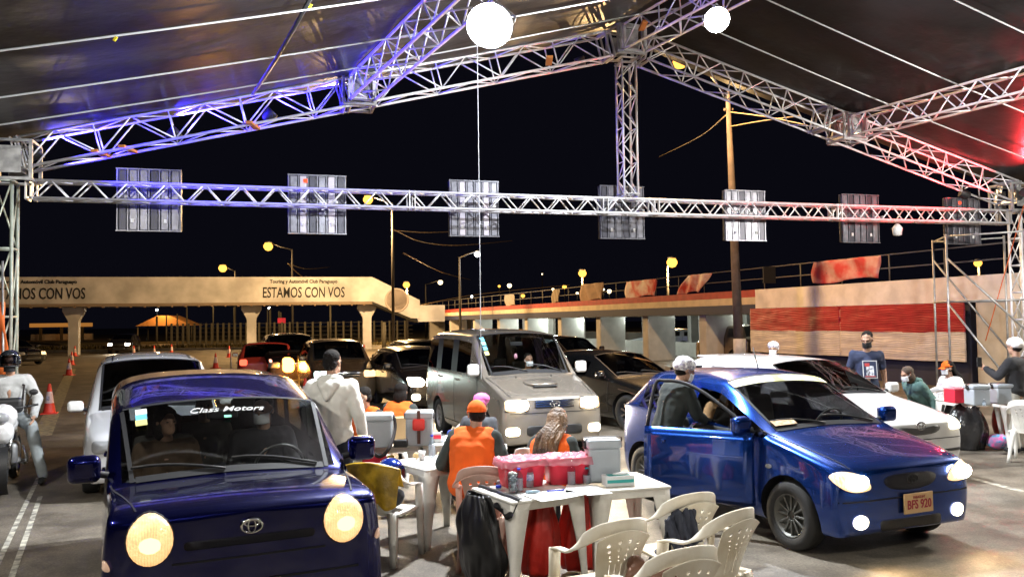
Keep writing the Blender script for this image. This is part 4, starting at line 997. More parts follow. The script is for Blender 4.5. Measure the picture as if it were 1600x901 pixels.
b = MB(); b.tube([dxy(u, z) for u, z in arc([Vector((u, z, 0)) for u, z in tops], 4) and [(q.x, q.y) for q in arc([Vector((u, z, 0)) for u, z in tops], 4)]], .018, 8); b.build('window_frame', M_trim, o)
b = MB(); q = [(v_.x, v_.y) for v_ in arc([Vector((u, z, 0)) for u, z in tops], 3)]
cc = b.bm.verts.new(dxy(.65, 1.1)); rg = [b.bm.verts.new(dxy(u, z)) for u, z in q]
for k in range(len(rg)): b._f([rg[k], rg[(k + 1) % len(rg)], cc], True)
b.build('window_pane', M_glass, o)
MB().box(dxy(.92, .86) + Vector((0, -.02, 0)), (.18, .04, .035), .01).build('door_handle', P_by, o)
b = MB().tube([dxy(.02, .46) + Vector((0, -.012, 0)), dxy(1.07, .46) + Vector((0, -.012, 0))], .014, 6); b.build('rub_strip', P_by, o)
beam(c, -.58, .66, 90, dz=-.2); beam(c, .58, .66, 90, dz=-.2); beam(c, -.56, .36, 22, dz=-.9, col=(1, .72, .40), spot=140, dx=.2); beam(c, .56, .36, 22, dz=-.9, col=(1, .72, .40), spot=140, dx=.2); HATCH = c
# ---- 5 white hatch
c = car(dict(label='glossy white hatchback with a dark winged grille behind the bright blue car', L=4.2, W=1.7, H=1.47, zf=.80, zc=.98, zt=1.08, zbr=1.08, xc=1.15, xh=1.98, xr=3.95, xb=4.1, pillars=[2.6, 3.5], quarter=0, wheel=.31, axf=.82, axr=3.42, wr=.76, yaw=R(21), front=carpos(1440, 10.2), paint=P_wh, glass=M_glassd, wsglass=M_glassm, doors=[1.3, 2.6, 3.5]))
p, rr, sm = c['patch'], c['rr'], c['seam']
p('grille', 'F', [(-.37, .70), (-.28, .585), (.28, .585), (.37, .70), (.12, .68), (0, .66), (-.12, .68)], mat('grille_grey', (.10, .10, .10), .4, .4), .012)
emblem(c, .70, r=.05, off=.02); plate(c, 'HBT 521', .43, m=mat('pink_plate', (.68, .45, .5), .5))
p('lower_grille', 'F', rr(.0, .27, 1.1, .05, .02), M_black, .01); p('bumper_slot', 'F', rr(.52, .38, .34, .035, .015), M_black, .01); p('bumper_slot', 'F', rr(-.52, .38, .34, .035, .015), M_black, .01)
for sd in (-1, 1): p('headlight', 'F', rr(sd * .62, .70, .26, .15, .05), M_lensoff if sd < 0 else M_lensw, .012, .03)
MB().box((-3.92, 0, 1.425), (.24, .98, .035), .015).build('roof_spoiler', P_wh, c['t']); sm('F', [(-.7, .53), (.7, .53)], .01); sm('T', [(-.08, -.62), (-1.1, -.75)], .01); sm('T', [(-.08, .62), (-1.1, .75)], .01)
# ---- 6 black sedan
c = car(dict(label='black sedan with ten-spoke wheels beside the silver van', L=4.6, W=1.76, H=1.43, zf=.78, zc=.95, zt=1.02, zbr=1.0, xc=1.3, xh=2.1, xr=3.45, xb=4.1, pillars=[2.75], quarter=0, wheel=.33, axf=.88, axr=3.6, wr=.74, yaw=R(33), front=Vector((3.25, 15.0, 0)), paint=P_blk, doors=[1.4, 2.75, 3.6], rim=mat('bright_rim', (.6, .5, .42), .3, .8), darkrim=1, spokes=9, spw=.03))
for sd in (-1, 1):
    o = c['patch']('headlight', 'F', c['rr'](sd * .66, .66, .26, .13, .05), M_lensoff if sd > 0 else M_lensw, .012, .03)
c['patch']('grille', 'F', c['rr'](0, .6, .8, .16, .05), M_trim, .01); c['seam']('R', [(-.4, .66), (-1.1, .76)], .018, M_chrome, 'side_glint_trim', .006)
c['seam']('T', [(-2.2, -.35), (-2.2, .35)], .03, M_chrome, 'sunroof_edge', .004)
# ---- 7 dark wagon with bright headlights behind van
c = car(dict(label='dark brown wagon with dazzling headlights half hidden behind the silver van', L=4.4, W=1.74, H=1.45, zf=.82, zc=.98, zt=1.02, zbr=1.02, xc=1.15, xh=1.85, xr=3.9, xb=4.2, pillars=[2.55, 3.45], wheel=.31, axf=.8, axr=3.45, yaw=R(21), front=carpos(694, 18.3), paint=P_dk, doors=[1.3, 2.5, 3.4], glass=M_glassd, wsglass=M_glassm, mirror=P_blk))
for sd in (-1, 1):
    o = c['patch']('headlight', 'F', c['rr'](sd * .60, .74, .34, .20, .07), M_lensw, .012, .03); h = c['hit']('F', sd * .58, .74, .05); MB().ell(h, (.03, .15, .10)).build('bulb_glow', M_bulb, o)
    c['patch']('fog_lamp', 'F', c['rr'](sd * .62, .42, .2, .15, .06), M_lensw, .012, .03)
c['patch']('grille', 'F', c['rr'](0, .7, .7, .12, .04), M_trim, .01); beam(c, -.6, .74, 350); beam(c, .6, .74, 350)
# ---- 8 dark car further back
def simple(px, Y, yaw, label, paint_, H=1.48, L=4.3, lamps=None, **k):
    d = dict(label=label, L=L, W=1.72, H=H, zf=.62 * H - .1, zc=.67 * H, zt=.70 * H, zbr=.69 * H, xc=1.1, xh=1.8, xr=L - .45, xb=L - .2, pillars=[2.5, 3.35], wheel=.32, axf=.8, axr=L - .9, yaw=yaw, front=carpos(px, Y), paint=paint_, doors=[1.25, 2.5, 3.35], wipers=0); d.update(k)
    c = car(d); z = d['zf'] - .12
    for sd in (-1, 1):
        m = (lamps or {}).get(sd, M_lensoff); o = c['patch']('headlight', 'F', c['rr'](sd * .60, z, .32, .17, .05), m, .012, .03)
        if m in (M_lensw, M_amber): h = c['hit']('F', sd * .6, z, .05); MB().ell(h, (.03, .13, .09)).build('bulb_glow', m, o)
    c['patch']('grille', 'F', c['rr'](0, z, .7, .16, .04), M_trim, .01)
    for zz in (z - .03, z + .03): c['seam']('F', [(-.34, zz), (.34, zz)], .02, M_chrome, 'grille_slat', .016)
    c['patch']('bumper_opening', 'F', c['rr'](0, .36, .9, .13, .05), M_black, .01); return c
simple(690, 24.5, R(21), 'black car whose roof shows behind the dark wagon', P_blk)
c = simple(541, 20.6, R(19), 'gold off-road wagon facing the white hooded man', P_gold, 1.62, 4.5, {-1: lamp_mat('cool_head', (.75, 1, .95), 8), 1: M_amber and lamp_mat('warm_small', (1, .6, .25), 2.5)}, wsglass=M_glassm); plate(c, 'BKL 417', .47, m=mat('pink_plate2', (.6, .2, .3), .5)); emblem(c, .80, r=.06, off=.02)
beam(c, -.6, .8, 60, col=(.8, 1, .95))
c = simple(462, 24.2, R(20), 'dark tall wagon with a blazing amber light', P_dk, 1.75, 4.5, {-1: M_lensoff, 1: M_lensoff}); o = c['patch']('indicator', 'F', c['rr'](-.2, .85, .34, .42, .12), M_amber, .02, .04); light('amber_source', 'POINT', (.3, -.2, .85), (1, .4, .06), 120, .1, c['t'])
o = c['patch']('side_marker', 'F', c['rr'](-.68, .98, .08, .08, .03), lamp_mat('small_pink', (1, .4, .25), 3), .02)
# car seen from behind with red lit tail
c = simple(415, 28.5, R(197), 'small hatchback seen from behind, its tail glowing red', P_redlit, 1.5, 3.9, zf=.8)
c['patch']('tail_light', 'B', c['rr'](-.66, .92, .22, .18, .05), M_redl, .015, .02); c['patch']('tail_light', 'B', c['rr'](.66, .92, .22, .18, .05), M_redl, .015, .02); c['patch']('number_plate', 'B', c['rr'](0, .5, .34, .15, .02), M_trim, .01)
# parked cars behind the piers
sp = simple(945, 27, R(33), 'dark car whose roof shows between the van mirror and the black sedan', P_dk, 1.5)
simple(985, 52, R(250), 'pale roofed sedan parked behind the low wall between two piers', P_sil, 1.42)
simple(1108, 38.5, R(200), 'tall gold wagon parked tail out beside the widest pier', P_gold, 1.75, 4.0)
simple(1165, 44, R(250), 'dark sedan parked behind the low wall by the wooden pole', P_blk, 1.4)
c = simple(185, 62, R(14), 'distant car with both headlights on, far down the road', P_dk, 1.45, 4.2, {-1: M_bulb, 1: M_bulb}); beam(c, 0, .7, 500, 60)
c = simple(52, 45, R(60), 'dark car with one amber light beside the far lane cones', P_blk, 1.4, 4.2, {-1: M_lensoff, 1: lamp_mat('warm_small', (1, .6, .25), 2.5)})
# ================================================================== PEOPLE
def rem(o, vox=.011, it=3):
    m = o.modifiers.new('r', 'REMESH'); m.mode = 'VOXEL'; m.voxel_size = vox; m.use_smooth_shade = True
    s = o.modifiers.new('s', 'SMOOTH'); s.factor = .5; s.iterations = it; return o
def wrinkle(o, k=.02, ns=.16):
    tx = bpy.data.textures.get('wr%.2f' % ns) or bpy.data.textures.new('wr%.2f' % ns, 'CLOUDS'); tx.noise_scale = ns; tx.noise_depth = 3
    d = o.modifiers.new('d', 'DISPLACE'); d.texture = tx; d.strength = k; d.mid_level = .5; return o
def cloth(name, col, var=.2, rough=.9): return mat(name, col, rough, var=var, vscale=5, bump=.45, bscale=7)
def person(label, loc, yaw, pose='stand', h=1.75, lean=0, top=None, long=True, pants=None, vest=None, hair='short', hairm=None, capm=None, bonnet=None, mask=None, hood=None, arms=None, legs=None, head=(0, 0), vox=.011, extra=None, skin=None, seat=.45, shoes=None, twist=0, loose=False):
    s = h / 1.75; skin = skin or M_skin; top = top or cloth('dark_jacket', (.03, .03, .035)); pants = pants or cloth('dark_trousers', (.02, .022, .03))
    t = thing('person', label, 'person', loc, yaw, 'people at the drive-through post')
    z0 = .94 if pose == 'stand' else seat + .10
    Rm = Matrix.Rotation(-lean, 3, 'X') @ Matrix.Identity(3)
    Rm = Matrix.Rotation(lean, 3, 'X')
    pel = Vector((0, 0, z0))
    def U(x, y, z): return pel + Rm @ (Matrix.Rotation(twist, 3, 'Z') @ Vector((x, y, z - .94)))       # upper-body point given for a standing figure
    # positive lean tips the head forward (-y)
    chest, neck, hc = U(0, .01, 1.27), U(0, .015, 1.46), U(0, -.015, 1.635)
    sh = [U(-.185, .015, 1.415), U(.185, .015, 1.415)]; waist = U(0, 0, 1.06)
    A = arms or [None, None]; el, wr = [], []
    for k, sg in ((0, -1), (1, 1)):
        a = A[k] or ((sg * .245, .03, 1.14), (sg * .25, -.06, .90))
        el.append(U(*a[0])); wr.append(U(*a[1]))
    hip = [pel + Vector((-.095, 0, -.02)), pel + Vector((.095, 0, -.02))]
    if legs: kn = [pel + Vector(legs[0][0]), pel + Vector(legs[1][0])]; an = [Vector(legs[0][1]), Vector(legs[1][1])]
    elif pose == 'stand': kn = [Vector((-.11, -.02, .50)), Vector((.11, -.02, .50))]; an = [Vector((-.12, .03, .09)), Vector((.12, .03, .09))]
    else: kn = [Vector((-.13, -.44, seat + .09)), Vector((.13, -.44, seat + .09))]; an = [Vector((-.14, -.42, .09)), Vector((.14, -.42, .09))]
    HR = Matrix.Rotation(head[0], 3, 'Z') @ Matrix.Rotation(lean * .5 + head[1], 3, 'X')
    def Hh(x, y, z): return hc + HR @ Vector((x, y, z))
    sc = lambda p: p * s
    b = MB()
    def cap(p, q, a, c): b.cap(sc(p), sc(q), a * s, c * s)
    def ell(p, r, rot=None): b.ell(sc(p), [v * s for v in r], rot)
    # body
    cap(pel + Vector((-.06, 0, 0)), pel + Vector((.06, 0, 0)), .115, .115); cap(pel, waist, .12, .115); cap(waist, chest, .12, .145)
    cap(sh[0].lerp(chest, .35), sh[1].lerp(chest, .35), .10, .10); cap(chest, neck.lerp(chest, .3), .12, .075); cap(neck.lerp(chest, .3), hc + HR @ Vector((0, .02, -.04)), .058, .054)
    ell(Hh(0, .012, .035), (.076, .096, .092), HR); ell(Hh(0, -.030, -.05), (.058, .062, .068), HR); ell(Hh(0, -.070, -.075), (.032, .025, .028), HR)
    ell(Hh(0, -.098, -.008), (.014, .02, .026), HR); ell(Hh(0, -.082, -.048), (.026, .012, .012), HR); ell(Hh(0, -.078, .03), (.05, .02, .012), HR)
    for sg in (-1, 1): ell(Hh(sg * .078, .012, -.005), (.010, .022, .032), HR)
    for k, sg in ((0, -1), (1, 1)):
        cap(sh[k], el[k], .056, .043); cap(el[k], wr[k], .042, .027)
        d = (wr[k] - el[k]).normalized(); inw = Vector((-sg, 0, 0)); side = (inw - d * inw.dot(d)).normalized(); fw = d.cross(side)
        if fw.y > 0: fw = -fw
        palm = wr[k] + d * .055; b.ell(sc(palm), (.014 * s, .04 * s, .05 * s), Matrix((side, fw, d)).transposed())
        for q in range(4):
            r0 = wr[k] + d * .085 + fw * (.030 - .020 * q); ln = (.033, .04, .037, .028)[q]; m1 = r0 + d * ln + side * .008; m2 = m1 + d * ln * .7 + side * .022
            b.cap(sc(r0), sc(m1), .0095 * s, .0088 * s, 1); b.cap(sc(m1), sc(m2), .0088 * s, .0075 * s, 1)
        r0 = wr[k] + d * .03 + fw * .03; m1 = r0 + fw * .028 + d * .022 + side * .008; m2 = m1 + d * .032 + side * .012
        b.cap(sc(r0), sc(m1), .011 * s, .010 * s, 1); b.cap(sc(m1), sc(m2), .0095 * s, .008 * s, 1)
        cap(hip[k], kn[k], .085, .058); cap(kn[k], an[k], .056, .038); ell(an[k] + Vector((0, -.07, -.05)), (.04, .11, .035))
    rem(b.build('body', skin, t), vox)
    # trousers
    b = MB(); cap(pel + Vector((-.06, 0, .03)), pel + Vector((.06, 0, .03)), .128, .128)
    for k in (0, 1): cap(hip[k], kn[k], .103, .080); cap(kn[k], an[k] + Vector((0, 0, .03)), .078, .066)
    wrinkle(rem(b.build('trousers', pants, t), .013, 5))
    for k in (0, 1):
        b = MB(); a = an[k]; b.ell(sc(a + Vector((0, -.075, -.045))), (.05 * s, .14 * s, .042 * s)); b.ell(sc(a + Vector((0, 0, -.02))), (.05 * s, .06 * s, .065 * s)); rem(b.build('shoe', shoes or M_black, t), .012)
    # top
    b = MB(); f = 1.0 if long else .88
    lo = 1.05 if loose else 1
    cap(pel + Vector((-.06, 0, .03)), pel + Vector((.06, 0, .03)), .140 * f * lo, .140 * f * lo); cap(pel + Vector((-.04, 0, .04)), chest + Vector((-.04, 0, 0)), .135 * f * lo, .150 * f * lo); cap(pel + Vector((.04, 0, .04)), chest + Vector((.04, 0, 0)), .135 * f * lo, .150 * f * lo); cap(sh[0].lerp(chest, .32), sh[1].lerp(chest, .32), .122 * f, .122 * f); cap(chest, neck.lerp(chest, .42), .15, .082)
    for k in (0, 1):
        cap(sh[k], el[k] if long else sh[k].lerp(el[k], .68), (.080 if long else .068) * lo, .066 * lo if long else .060)
        if long: cap(el[k], el[k].lerp(wr[k], .93), .063 * lo, .048 * lo)
    wrinkle(rem(b.build('jacket' if long else 'shirt', top, t), .012, 8), .03)
    if vest:
        b = MB(); cap(waist + Vector((-.05, 0, 0)), chest + Vector((-.05, 0, 0)), .165, .178); cap(waist + Vector((.05, 0, 0)), chest + Vector((.05, 0, 0)), .165, .178); cap(sh[0].lerp(chest, .42), sh[1].lerp(chest, .42), .140, .140); cap(pel + Vector((-.06, 0, .07)), pel + Vector((.06, 0, .07)), .170, .170); cap(sh[0].lerp(neck, .30), sh[0].lerp(neck, .75), .090, .075); cap(sh[1].lerp(neck, .30), sh[1].lerp(neck, .75), .090, .075)
        wrinkle(rem(b.build('vest', vest, t), .012, 6), .025)
        b = MB(); b.tube([sc(chest + Rm @ Vector((.19 * math.cos(a), .175 * math.sin(a), -.06))) for a in [i * math.pi / 12 for i in range(25)]], .006, 5) if False else None; b.bm.free()
    if hood:
        b = MB(); cap(U(-.075, .06, 1.485), U(.075, .06, 1.485), .055, .055); cap(U(-.07, .10, 1.45), U(0, .165, 1.32), .05, .03); cap(U(.07, .10, 1.45), U(0, .165, 1.32), .05, .03); ell(U(0, .13, 1.41), (.09, .045, .075), Rm); cap(U(-.09, .04, 1.48), U(-.05, -.05, 1.45), .035, .03); cap(U(.09, .04, 1.48), U(.05, -.05, 1.45), .035, .03); wrinkle(rem(b.build('hood', hood, t), .010, 5), .02, .08)
    hm = hairm or M_hair
    if bonnet:
        b = MB(); ell(Hh(0, .025, .075), (.108, .125, .085), HR); ell(Hh(0, .06, .03), (.10, .10, .075), HR); o = rem(b.build('bonnet', bonnet, t), .009)
        b = MB(); ell(Hh(0, .05, -.01), (.082, .075, .075), HR); rem(b.build('hair', hm, t), .012)
    elif capm:
        b = MB()
        b.grid(lambda u, v: sc(Hh(.088 * math.sin(v * 1.57) * math.cos(u * 6.2832), .012 + .106 * math.sin(v * 1.57) * math.sin(u * 6.2832), .03 + .105 * math.cos(v * 1.57))), 24, 8)
        o = solid(b.build('cap', capm, t), .006); b = MB()
        b.grid(lambda u, v: sc(Hh((u - .5) * .15 * (1 - .25 * v), -.080 - .085 * v * (1 - (2 * u - 1) ** 2 * .45), .04 - .02 * v - .03 * (2 * u - 1) ** 2)), 10, 5)
        solid(b.build('brim', capm, o), .006)
        b = MB(); ell(Hh(0, .035, -.005), (.082, .085, .075), HR); rem(b.build('hair', hm, t), .012)
    elif hair == 'short':
        b = MB(); ell(Hh(0, .030, .060), (.083, .094, .082), HR); ell(Hh(0, .055, .0), (.078, .068, .075), HR); rem(b.build('hair', hm, t), .010)
    elif hair == 'bob':
        b = MB(); ell(Hh(0, .030, .055), (.098, .105, .090), HR); ell(Hh(0, .045, -.05), (.105, .085, .13), HR); rem(b.build('hair', hm, t), .010)
    if hair == 'long':
        b = MB(); ell(Hh(0, .030, .055), (.094, .106, .088), HR)
        rnd = random.Random(3)
        for k in range(22):
            a = -1.0 + 2.0 * k / 21; p = [Hh(.085 * math.sin(a), .03 + .085 * math.cos(a), .06), Hh(.105 * math.sin(a), .05 + .085 * math.cos(a), -.06)]
            for z in (1.42, 1.30, 1.18, 1.08): p.append(U(.13 * math.sin(a) + rnd.uniform(-.018, .018), .13 + .045 * math.cos(a) + rnd.uniform(-.012, .012), z + rnd.uniform(-.03, .03)))
            b.tube([sc(q) for q in arc(p, 3)], .026 * s, 6)
        b.build('long_hair', hm, t)
    if mask:
        b = MB()
        b.grid(lambda u, v: sc(Hh(.067 * math.sin((u - .5) * 2.5), -.012 - .088 * math.cos((u - .5) * 2.5) * (1 + .10 * math.cos((v - .55) * 3)), -.098 + .088 * v)), 12, 6)
        solid(b.build('face_mask', mask, t), .004, 1)
        b = MB()
        for sg in (-1, 1): b.tube([sc(Hh(sg * .062, -.042, -.03)), sc(Hh(sg * .083, .0, .01)), sc(Hh(sg * .08, .03, -.01))], .002, 4)
        b.build('ear_loop', mask, t)
    for sg in (-1, 1): MB().ell(sc(Hh(sg * .030, -.0895, .012)), (.012 * s, .007 * s, .006 * s), HR, 1).build('eye', M_trim, t)
    t['_s'] = s
    P = dict(t=t, hc=sc(hc), neck=sc(neck), chest=sc(chest), wr=[sc(x) for x in wr], pel=sc(pel), U=lambda *a: sc(U(*a)), Hh=lambda *a: sc(Hh(*a)))
    del t['_s']; return P
M_or = cloth('orange_vest', (.85, .13, .01), .12); M_gj = cloth('dark_green_jacket', (.035, .045, .042)); M_hoodie = cloth('cream_hoodie', (.76, .75, .69), .06)
M_orcap = cloth('orange_cap', (.85, .14, .01), .05); M_bon = mat('printed_bonnet', (.75, .74, .76), .8, var=.9, vscale=38, col2=(.35, .32, .42)); M_pinkc = cloth('pink_bonnet', (.72, .16, .45), .05)
M_navyt = cloth('navy_tshirt', (.03, .04, .085)); M_jean = cloth('jeans', (.03, .05, .10)); M_tealj = cloth('teal_hooded_jacket', (.10, .19, .17)); M_wt = cloth('white_top', (.75, .72, .7), .06); M_brj = cloth('brown_jacket', (.28, .16, .07), .3)
M_brhair = mat('wavy_brown_hair', (.16, .09, .04), .5, var=.9, vscale=6, col2=(.04, .022, .012), bump=.8, bscale=50)
# white hooded man, back to the camera
pA = person('man in a cream hooded sweatshirt standing with his back turned beside the blue minivan', carpos(521, 8.15), R(172), h=1.77, loose=True, top=M_hoodie, hood=M_hoodie, pants=cloth('black_jeans', (.015, .018, .03)), head=(R(-12), R(4)), arms=[((-.27, .03, 1.16), (-.27, -.10, .92)), ((.27, .02, 1.16), (.25, -.07, .90))], vox=.008)
# blue helmet hooked on his arm/hip
def helmet(label, loc, rz=0, m=None, r=.135):
    t = thing('helmet', label, 'helmet', loc, rz, 'riding helmets'); m = m or mat('blue_helmet', (.01, .04, .32), .15, .3, coat=1)
    b = MB(); b.grid(lambda u, v: Vector((r * .92 * math.sin(.02 + v * 2.0) * math.cos(u * 6.2832), r * 1.12 * math.sin(.02 + v * 2.0) * math.sin(u * 6.2832), r + r * math.cos(v * 2.0))), 28, 14, skip=lambda u, v: v > .52 and abs(u - .75) < .14)
    solid(b.build('shell', m, t), .018, -1); MB().tube([(r * .8 * math.cos(a), r * .95 * math.sin(a), r * .52) for a in [i * math.pi / 10 for i in range(21)]], .012, 6).build('rim', M_black, t)
    MB().grid(lambda u, v: Vector((r * .99 * math.sin((u - .5) * 2), -r * 1.16 * math.cos((u - .5) * 2) - .005, r * (.75 + .62 * v))), 10, 4).build('visor', glass('visor_glass', (.12, .12, .14), .1), t); return t
# seated staff at the cooler table
person('seated man with a white mask and orange vest looking sideways past the hooded man', carpos(584, 9.9), R(-35), 'sit', h=1.68, lean=R(14), top=cloth('black_jacket2', (.015, .015, .017)), vest=M_or, mask=M_mask, head=(R(-25), 0), arms=[((-.25, -.06, 1.15), (-.18, -.30, 1.10)), ((.25, -.06, 1.15), (.16, -.32, 1.08))], vox=.009)
person('seated helper with dark bobbed hair and orange vest behind the cardboard box', carpos(622, 10.7), R(160), 'sit', h=1.62, lean=R(10), top=M_gj, vest=M_or, hair='bob', arms=[((-.25, -.06, 1.15), (-.16, -.30, 1.10)), ((.25, -.06, 1.15), (.16, -.32, 1.08))])
person('person in a bright pink bonnet seated beyond the orange capped man', carpos(745, 9.5), R(150), 'sit', h=1.55, lean=R(12), top=cloth('grey_jacket', (.06, .065, .075)), bonnet=M_pinkc)
person('seated man in an orange cap and orange vest bent over his table', carpos(738, 7.5), R(168), 'sit', h=1.72, lean=R(16), top=M_gj, vest=M_or, capm=M_orcap, head=(R(28), R(-8)), arms=[((-.29, .0, 1.17), (-.20, -.24, 1.08)), ((.29, .02, 1.17), (.16, -.26, 1.12))], vox=.009)
person('seated woman in an orange vest with long wavy brown hair down her back', carpos(855, 7.6), R(150), 'sit', h=1.62, lean=R(22), top=M_gj, vest=M_or, hair='long', hairm=M_brhair, head=(R(18), R(10)), arms=[((-.29, -.04, 1.17), (-.18, -.26, 1.08)), ((.29, -.02, 1.17), (.16, -.28, 1.12))])
# person leaning in at the open car door
def in_car(c, x, y):
    f = Vector((math.sin(c['yaw']), -math.cos(c['yaw']), 0)); l = Vector((-f.y, f.x, 0)); return Vector(c['front']) + f * x + l * y
p = in_car(HATCH, -1.95, -1.16); p.z = 0
person('health worker in a printed bonnet leaning in at the open blue car door', p, R(112), h=1.66, lean=R(20), top=cloth('black_green_jacket', (.04, .045, .045)), bonnet=M_bon, mask=M_mask, head=(R(-10), R(12)), arms=[((-.22, -.16, 1.20), (-.12, -.42, 1.18)), ((.24, -.1, 1.18), (.14, -.38, 1.12))], vox=.009)
def seated(c, x, y, label, **k):
    p = in_car(c, x, y); p.z = .22; return person(label, p, c['yaw'], 'sit', seat=.40, legs=[((-.12, -.42, .12), (-.12, -.60, .12)), ((.12, -.42, .12), (.12, -.60, .12))], **k)
seated(HATCH, -1.98, -.40, 'person in a brown jacket sitting by the open door of the bright blue car', h=1.62, top=M_brj, head=(R(30), 0), arms=[((-.30, -.04, 1.20), (-.22, -.24, 1.22)), None], mask=None, hair='short')
seated(MINI, -2.03, .36, 'masked driver in a dark jacket and red shirt inside the blue minivan', h=1.66, top=cloth('black_jacket3', (.02, .02, .025)), vest=None, mask=M_mask, head=(R(-28), R(6)), arms=[None, ((.26, -.12, 1.14), (.10, -.40, 1.12))], vox=.009)
seated(MINI, -2.05, -.36, 'passenger in a dim coat beside the minivan driver', h=1.58, top=cloth('brown_coat', (.10, .06, .035)), head=(R(20), 0), hair='bob')
seated(MINI, -3.12, 0, 'passenger on the rear bench of the blue minivan', h=1.60, top=cloth('grey_top', (.12, .11, .10)), vox=.014)
seated(VAN, -1.95, .36, 'masked driver of the silver van', h=1.66, top=cloth('tan_top', (.35, .22, .10)), mask=M_mask)
# people beyond the white car
pT = person('tall man in a navy printed T-shirt and black mask beyond the white hatchback', carpos(1357, 12.9), R(-8), h=1.80, long=False, top=M_navyt, pants=M_jean, mask=M_maskb, lean=R(7), head=(R(-28), R(14)), arms=[((-.255, .04, 1.14), (-.25, -.06, .88)), ((.255, .04, 1.14), (.25, -.08, .88))], vox=.008)
M = Matrix.Translation(pT['U'](0, -.172, 1.22)) @ Matrix.Rotation(R(90 - 7), 4, 'X')
o = MB().box((0, 0, 0), (.21, .27, .004)).build('shirt_print', mat('print_frame', (.6, .6, .62), .8), pT['t']); o.matrix_local = M
for k, (x, y, w_, h_, m) in enumerate(((0, 0, .185, .245, M_navyt), (.0, -.02, .11, .15, mat('print_pale', (.6, .62, .7), .8, var=.8, vscale=25)), (-.04, .07, .07, .05, mat('print_red', (.5, .06, .06), .8)), (0, -.105, .15, .015, mat('print_red2', (.5, .1, .1), .8)))):
    q = MB().box((x, y, .003 + .002 * k), (w_, h_, .003)).build('print_patch', m, o)
person('person in a white printed bonnet whose head shows over the white roof', carpos(1212, 14.2), R(-30), h=1.60, bonnet=M_bon, mask=M_mask, top=cloth('pale_coat', (.5, .45, .42)))
pG = person('seated person in a teal hooded jacket hunched over behind the white car', carpos(1448, 13.6), R(-75), 'sit', h=1.66, lean=R(30), top=M_tealj, hood=M_tealj, mask=M_mask, hairm=cloth('brown_beanie', (.10, .07, .05)), hair='bob')
person('seated woman in an orange cap and white top beside the red box', carpos(1494, 13.9), R(-80), 'sit', h=1.64, lean=R(10), top=M_wt, capm=M_orcap, hair='long', mask=M_mask, arms=[((-.27, -.08, 1.17), (-.18, -.32, 1.12)), ((.27, -.08, 1.17), (.16, -.32, 1.12))])
pM = person('person in a black jacket, pale trousers and white bonnet holding up a phone', carpos(1592, 12.35), R(-150), h=1.66, top=cloth('black_coat', (.022, .022, .025)), pants=cloth('pale_trousers', (.6, .58, .52)), bonnet=mat('white_bonnet', (.78, .75, .72), .8, bump=.3, bscale=30), head=(R(-5), R(8)), arms=[((-.27, -.05, 1.17), (-.20, -.28, 1.20)), ((.28, -.12, 1.18), (.20, -.36, 1.30))], vox=.009)
tag(MB().box(pM['t'].matrix_basis @ pM['wr'][1] + Vector((-.06, .05, .09)), (.075, .012, .15), .006).build('mobile_phone', M_black), 'dark phone held up by the person in the black jacket', 'phone')
